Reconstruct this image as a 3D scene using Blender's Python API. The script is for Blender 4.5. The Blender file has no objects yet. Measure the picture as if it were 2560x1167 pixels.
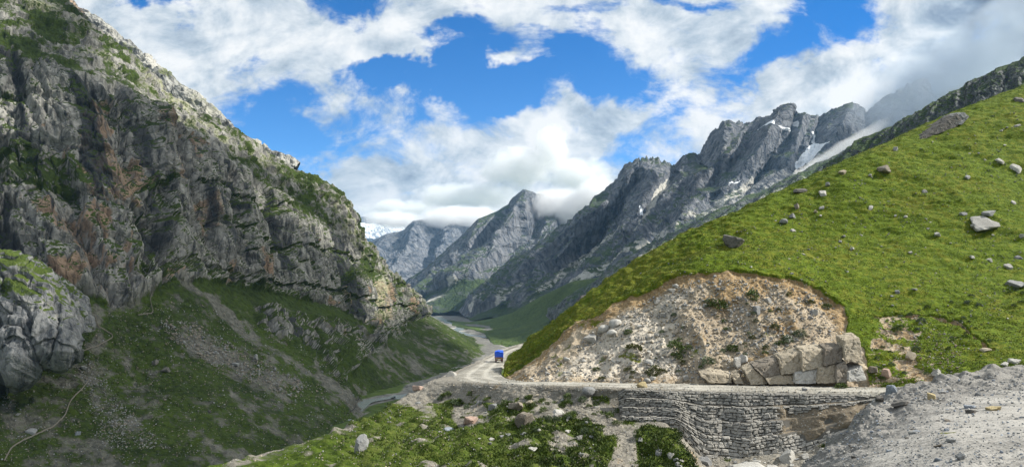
import bpy, math, random
import numpy as np
C = bpy.context.scene
random.seed(5)
R = math.radians
# ------------------------------------------------------------------ camera, world, sun
F, CX, HY = 1828.0, 1280.0, 740.0          # focal length / principal column / horizon row of the 2560 px photograph
cam = bpy.data.objects.new('camera', bpy.data.cameras.new('camera'))
C.collection.objects.link(cam); C.camera = cam
cam.location = (0, 0, 0); cam.rotation_euler = (R(90), 0, 0)
cam.data.sensor_width = 36; cam.data.lens = 36*F/2560; cam.data.shift_y = (HY-583.5)/2560
cam.data.clip_start = 0.5; cam.data.clip_end = 80000
C.view_settings.view_transform = 'Standard'; C.view_settings.look = 'None'
C.view_settings.exposure = 0.68; C.view_settings.gamma = 1
C.cycles.volume_bounces = 6; C.cycles.max_bounces = 8; C.cycles.transparent_max_bounces = 12
C.cycles.volume_step_rate = 1.0; C.cycles.volume_max_steps = 96
SUN = np.array([0.76, 0.02, 0.65]); SUN /= np.linalg.norm(SUN)
sl = bpy.data.lights.new('sun', 'SUN'); so = bpy.data.objects.new('sun', sl); C.collection.objects.link(so)
sl.energy = 5.0; sl.angle = R(0.6); sl.color = (1.0, 0.95, 0.86)
from mathutils import Vector
so.rotation_euler = Vector(SUN).to_track_quat('Z', 'Y').to_euler(); so.location = (300, -100, 400)

class NT:
    """small node-tree helper"""
    def __init__(s, nt): s.t = nt; s.n = nt.nodes; s.l = nt.links
    def add(s, typ, **kw):
        n = s.n.new(typ)
        for k, v in kw.items(): setattr(n, k, v)
        return n
    def put(s, sock, v):
        if isinstance(v, bpy.types.NodeSocket): s.l.new(v, sock)
        elif v is not None: sock.default_value = v
    def math(s, op, a, b=None, c=None, clamp=False):
        n = s.add('ShaderNodeMath', operation=op, use_clamp=clamp)
        s.put(n.inputs[0], a); s.put(n.inputs[1], b); s.put(n.inputs[2], c)
        return n.outputs[0]
    def vm(s, op, a, b=None, sc=None):
        n = s.add('ShaderNodeVectorMath', operation=op)
        s.put(n.inputs[0], a); s.put(n.inputs[1], b)
        if sc is not None: s.put(n.inputs['Scale'], sc)
        return n.outputs[0]
    def mix(s, f, a, b, mode='MIX'):
        n = s.add('ShaderNodeMix', data_type='RGBA', blend_type=mode)
        s.put(n.inputs[0], f); s.put(n.inputs[6], a); s.put(n.inputs[7], b)
        return n.outputs[2]
    def ss(s, x, a, b, lo=0.0, hi=1.0):
        n = s.add('ShaderNodeMapRange', interpolation_type='SMOOTHSTEP')
        s.put(n.inputs[0], x); n.inputs[1].default_value = a; n.inputs[2].default_value = b
        n.inputs[3].default_value = lo; n.inputs[4].default_value = hi
        return n.outputs[0]
    def noise(s, vec, scale, detail=5, rough=0.55, dist=0.0, out=0):
        n = s.add('ShaderNodeTexNoise'); s.put(n.inputs['Vector'], vec)
        n.inputs['Scale'].default_value = scale; n.inputs['Detail'].default_value = detail
        n.inputs['Roughness'].default_value = rough; n.inputs['Distortion'].default_value = dist
        return n.outputs[out]
    def voro(s, vec, scale, feature='F1', rand=1.0, out='Distance'):
        n = s.add('ShaderNodeTexVoronoi', feature=feature); s.put(n.inputs['Vector'], vec)
        n.inputs['Scale'].default_value = scale; n.inputs['Randomness'].default_value = rand
        return n.outputs[out]
    def scale(s, vec, xyz): return s.vm('MULTIPLY', vec, xyz)

def rgb(r, g, b): return (r, g, b, 1)

def build_world():
    w = bpy.data.worlds.new('World'); C.world = w; w.use_nodes = True
    N = NT(w.node_tree); N.n.clear()
    sky = N.add('ShaderNodeTexSky', sky_type='NISHITA'); sky.sun_disc = False
    sky.sun_elevation = math.asin(SUN[2]); sky.sun_rotation = math.atan2(SUN[0], SUN[1])
    sky.altitude = 3500; sky.air_density = 1.0; sky.dust_density = 0.15; sky.ozone_density = 2.5
    tc = N.add('ShaderNodeTexCoord').outputs['Generated']
    sp = N.add('ShaderNodeSeparateXYZ'); N.put(sp.inputs[0], tc)
    y = N.math('MAXIMUM', N.math('ABSOLUTE', sp.outputs[1]), 0.12)
    u = N.math('DIVIDE', sp.outputs[0], y); v = N.math('DIVIDE', sp.outputs[2], y)
    cb = N.add('ShaderNodeCombineXYZ'); N.put(cb.inputs[0], u); N.put(cb.inputs[1], v)
    uv = cb.outputs[0]
    # ragged warp of the direction field
    wn = N.noise(uv, 3.2, 6, 0.6, out=1)
    warp = N.vm('SCALE', N.vm('SUBTRACT', wn, (0.5, 0.5, 0.5)), sc=0.26)
    uvw = N.vm('ADD', uv, warp)
    def blobs(lst):
        acc = None
        for (px, py, rx, ry, rot, st) in lst:
            m = N.add('ShaderNodeMapping', vector_type='TEXTURE'); N.put(m.inputs[0], uvw)
            m.inputs['Location'].default_value = ((px-CX)/F, (HY-py)/F, 0)
            m.inputs['Rotation'].default_value = (0, 0, R(rot)); m.inputs['Scale'].default_value = (rx/F, ry/F, 1)
            ln = N.add('ShaderNodeVectorMath', operation='LENGTH')
            s2 = N.add('ShaderNodeVectorMath', operation='MULTIPLY'); N.put(s2.inputs[0], m.outputs[0]); s2.inputs[1].default_value = (1, 1, 0)
            N.put(ln.inputs[0], s2.outputs[0])
            g = N.ss(ln.outputs[1 if len(ln.outputs) > 1 else 0], 1.5, 0.0, 0.0, st)
            acc = g if acc is None else N.math('ADD', acc, g)
        return acc
    holes = blobs([(1140, 222, 330, 42, -3, 1.2), (1160, 125, 170, 62, 8, 1.15), (1330, 205, 170, 70, 0, .8), (1450, 120, 170, 75, -25, 1.0), (1560, 235, 120, 50, 0, .8), (950, 150, 150, 42, 0, -.9), (1040, 62, 60, 40, 0, -.8), (1340, 55, 120, 30, -15, -.45), (1240, 165, 60, 22, 20, -.5), (1370, 235, 90, 24, 0, -.3),
                   (2050, 60, 200, 120, 30, 1.3), (1900, 190, 130, 60, 20, .85), (880, 22, 170, 60, 0, 1.1), (410, 8, 120, 55, -15, 1.2), (620, 190, 60, 40, 0, .4),
                   (690, 300, 170, 70, -5, .75), (900, 400, 300, 60, 0, .62), (1160, 290, 260, 60, 0, .62), (1600, 5, 300, 28, 0, .75), (640, 440, 200, 80, -30, .62),
                   (1750, 200, 80, 60, 0, .55), (1000, 250, 140, 60, 0, .5), (1640, 330, 120, 60, 10, .5), (820, 330, 200, 40, 0, .4), (1500, 380, 110, 60, 0, .45)])
    n1 = N.noise(N.scale(uv, (1, 1.9, 1)), 3.6, 10, 0.64, 0.55)
    n2 = N.noise(N.scale(uv, (1, 1.5, 1)), 13.0, 8, 0.66, 0.5)
    dens = N.math('ADD', N.math('MULTIPLY', N.math('SUBTRACT', n1, 0.5), 3.2), N.math('MULTIPLY', N.math('SUBTRACT', n2, 0.5), 1.5))
    dens = N.math('SUBTRACT', N.math('ADD', dens, 0.60), holes)
    alpha = N.ss(dens, -0.30, 0.34)
    # lit and shaded sides of the clouds
    off = N.vm('ADD', uv, (0.022, 0.026, 0))
    b1 = N.noise(N.scale(uv, (1, 1.5, 1)), 8.0, 8, 0.62, 0.4); b2 = N.noise(N.scale(off, (1, 1.5, 1)), 8.0, 8, 0.62, 0.4)
    relief = N.math('MULTIPLY', N.math('SUBTRACT', b1, b2), 1.7)
    lum = blobs([(1380, 370, 55, 50, 0, .55), (1290, 400, 110, 60, 0, .35), (1180, 510, 260, 50, 0, .38), (2190, 190, 330, 50, 38, .45), (1750, 360, 190, 60, 0, .28),
                 (620, 130, 260, 70, 0, .12), (1650, 140, 160, 60, 20, .18), (1030, 70, 60, 40, 0, .3), (1480, 500, 90, 70, 0, .3)])
    drk = blobs([(2470, 110, 330, 170, 35, .85), (2260, 270, 170, 60, 35, .35), (1270, 445, 120, 30, 0, .35), (1100, 560, 300, 40, 0, .1),
                 (700, 70, 200, 50, 0, .14), (980, 480, 200, 35, 0, .18), (2560, 0, 200, 140, 0, .15), (1800, 60, 180, 60, 20, .12)])
    b = N.math('ADD', N.math('ADD', 0.74, relief), N.math('SUBTRACT', lum, drk))
    b = N.math('ADD', b, N.math('MULTIPLY', N.math('SUBTRACT', n1, 0.5), 0.5), clamp=True)
    cr = N.add('ShaderNodeValToRGB'); N.put(cr.inputs[0], b)
    e = cr.color_ramp.elements
    e[0].position = 0; e[0].color = (0.10, 0.135, 0.21, 1); e[1].position = 1; e[1].color = (0.98, 0.98, 0.97, 1)
    for p, c in ((0.3, (0.27, 0.34, 0.44, 1)), (0.6, (0.53, 0.61, 0.69, 1)), (0.82, (0.80, 0.84, 0.87, 1))):
        q = e.new(p); q.color = c
    hz = N.ss(v, 0.0, 0.42, 1.0, 0.0)
    blue = N.mix(hz, N.mix(1.0, sky.outputs[0], (0.06, 0.72, 1.25, 1), 'MULTIPLY'), N.mix(1.0, sky.outputs[0], (.75, 1.25, 1.5, 1), 'MULTIPLY'))
    bg1 = N.add('ShaderNodeBackground'); N.put(bg1.inputs[0], blue); bg1.inputs[1].default_value = 0.092
    bg2 = N.add('ShaderNodeBackground'); N.put(bg2.inputs[0], cr.outputs[0]); bg2.inputs[1].default_value = 0.65
    ms = N.add('ShaderNodeMixShader'); N.put(ms.inputs[0], alpha); N.put(ms.inputs[1], bg1.outputs[0]); N.put(ms.inputs[2], bg2.outputs[0])
    o = N.add('ShaderNodeOutputWorld'); N.put(o.inputs[0], ms.outputs[0])
build_world()

# ------------------------------------------------------------------ numpy noise
_rng = np.random.RandomState(11)
_perm = _rng.permutation(4096).astype(np.int64)
_perm = np.concatenate([_perm, _perm, _perm])
_g = _rng.normal(size=(4096, 3)); _g /= np.linalg.norm(_g, axis=1)[:, None]; _g = _g.astype(np.float32)
_rv = _rng.rand(4096, 4).astype(np.float32)
def _h(ix, iy, iz): return _perm[(_perm[(_perm[ix & 4095] + iy) & 4095] + iz) & 4095]
def perlin(x, y, z):
    xi = np.floor(x).astype(np.int64); yi = np.floor(y).astype(np.int64); zi = np.floor(z).astype(np.int64)
    xf = (x-xi).astype(np.float32); yf = (y-yi).astype(np.float32); zf = (z-zi).astype(np.float32)
    u = xf*xf*xf*(xf*(xf*6-15)+10); v = yf*yf*yf*(yf*(yf*6-15)+10); w = zf*zf*zf*(zf*(zf*6-15)+10)
    def cor(a, b, c):
        g = _g[_h(xi+a, yi+b, zi+c)]
        return g[..., 0]*(xf-a) + g[..., 1]*(yf-b) + g[..., 2]*(zf-c)
    x00 = cor(0,0,0)*(1-u)+cor(1,0,0)*u; x10 = cor(0,1,0)*(1-u)+cor(1,1,0)*u
    x01 = cor(0,0,1)*(1-u)+cor(1,0,1)*u; x11 = cor(0,1,1)*(1-u)+cor(1,1,1)*u
    return ((x00*(1-v)+x10*v)*(1-w) + (x01*(1-v)+x11*v)*w)*1.6
def fbm(x, y, z, size, octv=5, gain=0.5, seed=0.0, ridge=False):
    f = 1.0/size; a = 1.0; s = 0; t = 0
    for i in range(octv):
        n = perlin(x*f+seed+i*17.3, y*f-seed*1.7+i*5.1, z*f+seed*.6+i*9.7)
        if ridge: n = 1-2*np.abs(n)
        s = s+n*a; t += a; a *= gain; f *= 2.03
    return s/t
def cells(x, y, z, size, seed=0):
    """nearest-cell random value, F1, F2-F1"""
    x = x/size+seed*3.3; y = y/size+seed*7.1; z = z/size+seed
    xi = np.floor(x).astype(np.int64); yi = np.floor(y).astype(np.int64); zi = np.floor(z).astype(np.int64)
    d1 = np.full(x.shape, 9.0, np.float32); d2 = d1.copy(); v = np.zeros(x.shape, np.float32)
    for a in (-1, 0, 1):
        for b in (-1, 0, 1):
            for c in (-1, 0, 1):
                r = _rv[_h(xi+a, yi+b, zi+c)]
                d = (xi+a+r[..., 0]-x)**2+(yi+b+r[..., 1]-y)**2+(zi+c+r[..., 2]-z)**2
                m = d < d1
                d2 = np.where(m, d1, np.minimum(d2, d)); v = np.where(m, r[..., 3], v); d1 = np.where(m, d, d1)
    d1 = np.sqrt(d1); d2 = np.sqrt(d2)
    return v, d1, d2-d1
def sstep(x, a, b):
    t = np.clip((x-a)/(b-a), 0, 1); return t*t*(3-2*t)
def segdist(PX, PY, poly, closed=False):
    d = np.full(PX.shape, 1e9); p = list(poly)
    if closed: p = p+[p[0]]
    for (x0, y0), (x1, y1) in zip(p[:-1], p[1:]):
        dx, dy = x1-x0, y1-y0; t = np.clip(((PX-x0)*dx+(PY-y0)*dy)/(dx*dx+dy*dy+1e-9), 0, 1)
        d = np.minimum(d, np.hypot(PX-x0-t*dx, PY-y0-t*dy))
    return d
def inpoly(PX, PY, poly):
    c = np.zeros(PX.shape, bool); n = len(poly)
    for i in range(n):
        x0, y0 = poly[i]; x1, y1 = poly[(i+1) % n]
        if y0 == y1: continue
        m = ((y0 > PY) != (y1 > PY)) & (PX < (x1-x0)*(PY-y0)/(y1-y0)+x0)
        c ^= m
    return c
def pmask(PX, PY, poly, soft=8):
    d = segdist(PX, PY, poly, True); s = np.where(inpoly(PX, PY, poly), d, -d)
    return sstep(s, -soft, soft)
def lmask(PX, PY, line, w, soft=None):
    return 1-sstep(segdist(PX, PY, line), w*.4, w if soft is None else w+soft)

# ------------------------------------------------------------------ surfaces lofted through measured points
def W(px, py, d): return np.array([(px-CX)/F*d, d, (HY-py)/F*d])
def chan(x, xp, fp, lin=False):
    if lin or len(xp) < 3: return np.interp(x, xp, fp)
    xp = np.asarray(xp, float); fp = np.asarray(fp, float)
    dl = np.diff(fp)/np.diff(xp); m = np.zeros_like(fp)
    m[0] = dl[0]; m[-1] = dl[-1]
    for i in range(1, len(fp)-1):       # monotone slopes: no overshoot between the measured points
        m[i] = 0 if dl[i-1]*dl[i] <= 0 else 2*dl[i-1]*dl[i]/(dl[i-1]+dl[i])
    i = np.clip(np.searchsorted(xp, x)-1, 0, len(xp)-2); h = xp[i+1]-xp[i]; t = np.clip((x-xp[i])/h, 0, 1)
    return (2*t**3-3*t**2+1)*fp[i]+(t**3-2*t**2+t)*h*m[i]+(-2*t**3+3*t**2)*fp[i+1]+(t**3-t**2)*h*m[i+1]
class Patch: pass
def loft(rows, nu, segs, lin=True, linv=False):
    """rows: lists of (c, px, py, depth) or ('off', row index, (dx,dy,dz)); segs: mesh rows between each pair"""
    cmin = rows_c(rows)[0]; cmax = rows_c(rows)[1]; cu = np.linspace(cmin, cmax, nu)
    out = []
    for r in rows:
        if r[0] == 'off': out.append(None); continue
        c = [p[0] for p in r]; w = np.array([W(*p[1:]) for p in r])
        out.append(np.stack([chan(cu, c, w[:, k], lin) for k in range(3)], 1))
    for i, r in enumerate(rows):
        if r[0] == 'off': out[i] = out[r[1]]+np.array(r[2], float)
    G = np.stack(out)                                   # R, nu, 3
    rp = np.concatenate([np.linspace(i, i+1, s, endpoint=False) for i, s in enumerate(segs)]+[[len(segs)]])
    k = np.arange(len(rows), dtype=float); P = np.zeros((len(rp), nu, 3))
    i = np.clip(np.searchsorted(k, rp)-1, 0, len(k)-2); i = np.where(rp >= k[i+1], np.minimum(i+1, len(k)-2), i); t = (rp-k[i])[:, None, None]
    if linv: P = G[i]*(1-t)+G[i+1]*t
    else:
        D = np.diff(G, axis=0); M = np.zeros_like(G); M[0] = D[0]; M[-1] = D[-1]
        M[1:-1] = (D[:-1]+D[1:])*.5
        lim = np.minimum(np.linalg.norm(D[:-1], axis=2), np.linalg.norm(D[1:], axis=2))*1.0
        ml = np.linalg.norm(M[1:-1], axis=2)+1e-9
        M[1:-1] *= np.minimum(1, lim/ml)[..., None]
        P = (2*t**3-3*t**2+1)*G[i]+(t**3-2*t**2+t)*M[i]+(-2*t**3+3*t**2)*G[i+1]+(t**3-t**2)*M[i+1]
    p = Patch(); p.P = P; p.rp = np.repeat(rp[:, None], nu, 1); p.c = np.repeat(cu[None], len(rp), 0)
    p.PX = CX+F*P[..., 0]/np.maximum(P[..., 1], 1); p.PY = HY-F*P[..., 2]/np.maximum(P[..., 1], 1)
    p.N = normals(P); return p
def rows_c(rows):
    cs = [[q[0] for q in r] for r in rows if r[0] != 'off']
    return max(c[0] for c in cs), min(c[-1] for c in cs)
def normals(P):
    du = np.gradient(P, axis=1); dv = np.gradient(P, axis=0)
    n = np.cross(du, dv); n /= np.linalg.norm(n, axis=2)[..., None]+1e-12
    # outward: up, or towards the camera where the face is near vertical
    s = n[..., 2]*2 - n[..., 1]
    return n*np.where(np.median(s) < 0, -1, 1)
def mesh_grid(name, P, mask=None, mat=None, mask2=None, smooth=True):
    nv, nu = P.shape[:2]; me = bpy.data.meshes.new(name)
    idx = np.arange(nv*nu).reshape(nv, nu)
    q = np.stack([idx[:-1, :-1], idx[:-1, 1:], idx[1:, 1:], idx[1:, :-1]], -1).reshape(-1, 4)
    a = P[1, 1]-P[0, 0]
    n = np.cross(P[nv//2, nu//2+1]-P[nv//2, nu//2], P[nv//2+1, nu//2]-P[nv//2, nu//2])
    if n[2]*2-n[1] < 0: q = q[:, ::-1]
    raw_mesh(me, P.reshape(-1, 3), q, smooth)
    for nm, m in (('mask', mask), ('mask2', mask2)):
        if m is not None:
            at = me.color_attributes.new(nm, 'FLOAT_COLOR', 'POINT')
            at.data.foreach_set('color', np.clip(m, 0, 1).astype(np.float32).reshape(-1))
    o = bpy.data.objects.new(name, me); C.collection.objects.link(o)
    if mat: me.materials.append(mat)
    return o
def raw_mesh(me, V, faces, smooth=True):
    V = np.asarray(V, np.float32); faces = np.asarray(faces, np.int32); k = faces.shape[1]
    me.vertices.add(len(V)); me.vertices.foreach_set('co', V.reshape(-1))
    me.loops.add(faces.size); me.loops.foreach_set('vertex_index', faces.reshape(-1))
    me.polygons.add(len(faces)); me.polygons.foreach_set('loop_start', np.arange(0, faces.size, k, dtype=np.int32))
    try: me.polygons.foreach_set('loop_total', np.full(len(faces), k, np.int32))
    except Exception: pass
    me.polygons.foreach_set('use_smooth', np.full(len(faces), smooth, bool))
    me.update(calc_edges=True); me.validate()
def tag(o, label=None, cat=None, group=None, kind=None):
    if label: o['label'] = label
    if cat: o['category'] = cat
    if group: o['group'] = group
    if kind: o['kind'] = kind
    return o
def link(name, me, mat=None, parent=None):
    o = bpy.data.objects.new(name, me); C.collection.objects.link(o)
    if mat and not me.materials: me.materials.append(mat)
    if parent: o.parent = parent
    return o
# depth picture of the built ground, to set loose things down on it
ZG = 4; ZX0, ZY0, ZW, ZH = -200, -100, 760, 360
zpos = np.full((ZH, ZW, 3), np.nan); zdep = np.full((ZH, ZW), 1e9); znor = np.zeros((ZH, ZW, 3)); zid = np.full((ZH, ZW), -1)
PID = []
def register(P, name):
    PID.append(name); n = normals(P).reshape(-1, 3)
    for up in (0, 1):
        Q = P.reshape(-1, 3); nn = n
        if up:
            if P.shape[0] > 900: break
            Q = ((P[:-1, :-1]+P[1:, 1:])/2).reshape(-1, 3); nn = n.reshape(P.shape)[:-1, :-1].reshape(-1, 3)
        ok = Q[:, 1] > 2; Q = Q[ok]; nn = nn[ok]
        gx = ((CX+F*Q[:, 0]/Q[:, 1]-ZX0)/ZG).astype(int); gy = ((HY-F*Q[:, 2]/Q[:, 1]-ZY0)/ZG).astype(int)
        m = (gx >= 0) & (gx < ZW) & (gy >= 0) & (gy < ZH); gx, gy, Q, nn = gx[m], gy[m], Q[m], nn[m]
        o = np.argsort(-Q[:, 1]); gx, gy, Q, nn = gx[o], gy[o], Q[o], nn[o]
        b = Q[:, 1] < zdep[gy, gx]
        # later (nearer) assignments win
        gx, gy, Q, nn = gx[b], gy[b], Q[b], nn[b]
        zdep[gy, gx] = Q[:, 1]; zpos[gy, gx] = Q; znor[gy, gx] = nn; zid[gy, gx] = len(PID)-1
def surf(px, py, want=None):
    gx = int((px-ZX0)/ZG); gy = int((py-ZY0)/ZG); best = None
    for r in range(0, 6):
        for a in range(-r, r+1):
            for b in range(-r, r+1):
                if max(abs(a), abs(b)) != r: continue
                j, i = gy+b, gx+a
                if 0 <= i < ZW and 0 <= j < ZH and zid[j, i] >= 0 and (want is None or PID[zid[j, i]] in want):
                    return zpos[j, i], znor[j, i]
    return None, None
# ------------------------------------------------------------------ materials
def new_mat(name, rough=0.95, spec=0.15):
    m = bpy.data.materials.new(name); m.use_nodes = True; N = NT(m.node_tree)
    b = N.n['Principled BSDF']; b.inputs['Roughness'].default_value = rough
    b.inputs['Specular IOR Level'].default_value = spec
    return m, N, b
def terrain_mat(name, px, rock, grass, scree, orange=((.24,.17,.11),(.36,.27,.19)), dark=(.02,.024,.03), pale=(.42,.41,.37),
                snow=(.8,.83,.86), crack=0.6, bump=0.6, vstretch=0.35, gmix=.35, bumpd=1.0):
    """px: size in metres of one rendered pixel where the surface stands; colours are pairs (low, high)"""
    m, N, b = new_mat(name)
    pos = N.add('ShaderNodeNewGeometry').outputs['Position']
    at = N.add('ShaderNodeAttribute', attribute_name='mask'); a2 = N.add('ShaderNodeAttribute', attribute_name='mask2')
    s1 = N.add('ShaderNodeSeparateColor'); N.put(s1.inputs[0], at.outputs['Color'])
    s2 = N.add('ShaderNodeSeparateColor'); N.put(s2.inputs[0], a2.outputs['Color'])
    big = N.noise(pos, 1/(px*60), 4, .6); mid = N.noise(pos, 1/(px*14), 5, .65); fine = N.noise(pos, 1/(px*4), 4, .7)
    vs = N.noise(N.scale(pos, (1, 1, vstretch*.35)), 1/(px*7), 5, .65, .3)
    def thr(x, k=gmix, soft=.14):
        t = N.math('ADD', x, N.math('MULTIPLY', N.math('SUBTRACT', mid, .5), k*2))
        t = N.math('ADD', t, N.math('MULTIPLY', N.math('SUBTRACT', fine, .5), k*1.3))
        return N.ss(t, .5-soft, .5+soft)
    def two(f, c, lo=.3, hi=.7): return N.mix(N.ss(f, lo, hi), rgb(*c[0]), rgb(*c[1]))
    rk = two(N.math('ADD', N.math('MULTIPLY', vs, .55), N.math('MULTIPLY', mid, .45)), rock, .36, .64)
    rk = N.mix(N.ss(vs, .48, .34, 0, .75), rk, rgb(*dark))
    rk = N.mix(thr(N.math('ADD', s1.outputs[2], N.math('MULTIPLY', N.math('SUBTRACT', vs, .5), 1.2)), .45), rk, two(fine, orange))
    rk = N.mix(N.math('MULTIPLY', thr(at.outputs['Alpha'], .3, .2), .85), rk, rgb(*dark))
    # cracks
    wp = N.vm('ADD', N.scale(pos, (1, 1, vstretch)), N.vm('SCALE', N.vm('SUBTRACT', N.noise(pos, 1/(px*9), 3, .6, out=1), (.5, .5, .5)), sc=px*9))
    ck = N.ss(N.voro(wp, 1/(px*8), 'DISTANCE_TO_EDGE'), 0.0, .14)
    rk = N.mix(N.math('MULTIPLY', N.math('SUBTRACT', 1.0, ck), crack), rk, rgb(*[c*.6 for c in dark]))
    gr = two(N.math('ADD', N.math('MULTIPLY', big, .4), N.math('MULTIPLY', fine, .6)), grass, .35, .65)
    sc = two(N.math('ADD', N.math('MULTIPLY', fine, .7), N.math('MULTIPLY', big, .3)), scree, .35, .65)
    sc = N.mix(thr(s1.outputs[2], .3), sc, two(fine, orange))
    col = N.mix(thr(s1.outputs[1]), rk, sc)
    col = N.mix(thr(s2.outputs[1], .3), col, rgb(*pale))
    col = N.mix(thr(s1.outputs[0]), col, gr)
    col = N.mix(thr(s2.outputs[0], .25, .06), col, rgb(*snow))
    N.put(b.inputs['Base Color'], col)
    h = N.math('ADD', N.math('MULTIPLY', mid, .5), N.math('ADD', N.math('MULTIPLY', fine, .35), N.math('MULTIPLY', ck, .25)))
    bp = N.add('ShaderNodeBump'); bp.inputs['Strength'].default_value = bump; bp.inputs['Distance'].default_value = px*4*bumpd
    N.put(bp.inputs['Height'], h); N.put(b.inputs['Normal'], bp.outputs[0])
    return m
def masks(shape): return np.zeros(shape+(4,)), np.zeros(shape+(4,))
def warp(p, amp, size, seed=0):
    P = p.P
    return (p.PX+amp*fbm(P[..., 0], P[..., 1], P[..., 2], size, 3, seed=seed), p.PY+amp*fbm(P[..., 0], P[..., 1], P[..., 2], size, 3, seed=seed+9))
def XYZ(P): return P[..., 0], P[..., 1], P[..., 2]

# ================================================================== 1. cliff mountain on the left
rows = [
 [(-1.5,-800,-800,900),(0,-150,-250,900),(1,0,-90,860),(2,150,25,850),(3,300,160,850),(4,450,285,860),(5,590,358,880),(6,740,425,920),(6.5,800,462,945),(7,855,515,970),(7.5,885,550,985),(8,897,578,1010),(8.6,940,632,1060),(9,985,680,1120),(10,1050,748,1230),(10.6,1056,768,1500)],
 [(-1.5,-800,-350,600),(0,-150,0,640),(1,0,120,650),(2,150,185,660),(3,300,215,680),(4,450,330,710),(5,600,430,760),(6,750,525,830),(7,850,600,890),(8,910,660,950),(9,985,722,1090),(10,1052,762,1222),(10.6,1060,775,1500)],
 [(-1.5,-800,250,520),(0,-150,350,560),(1,0,450,560),(2,150,480,570),(3,300,480,590),(4,450,520,640),(5,600,570,700),(6,750,640,780),(7,850,685,850),(8,925,735,910),(9,990,768,1060),(10,1058,778,1215),(10.6,1065,783,1500)],
 [(-1.5,-800,850,395),(0,-150,800,430),(1,0,800,450),(2,150,738,480),(3,300,775,500),(4,440,705,560),(5,600,714,650),(6,750,745,740),(7,850,775,810),(8,940,828,870),(9,1000,815,1040),(10,1064,795,1205),(10.6,1075,792,1500)],
 [(-1.5,-800,1090,335),(0,-150,1000,370),(1,0,980,390),(2,160,950,420),(3,330,960,440),(4,500,900,490),(5,680,870,580),(6,815,870,650),(7,885,882,715),(8,990,892,835),(9,1060,862,1010),(10,1130,840,1150),(10.6,1135,825,1500)],
 [(-1.5,-800,1340,274),(0,-150,1260,316),(1,20,1250,322),(2,200,1230,335),(3,430,1200,357),(4,640,1150,401),(5,800,1080,484),(6,872,1032,563),(7,893,998,638),(8,1015,955,765),(9,1140,915,940),(10,1200,885,1135),(10.6,1190,845,1567)],
 ('off', 6, (14, -20, -6)),
]
rows.insert(0, ('off', 1, (-260, 260, -160)))

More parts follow.
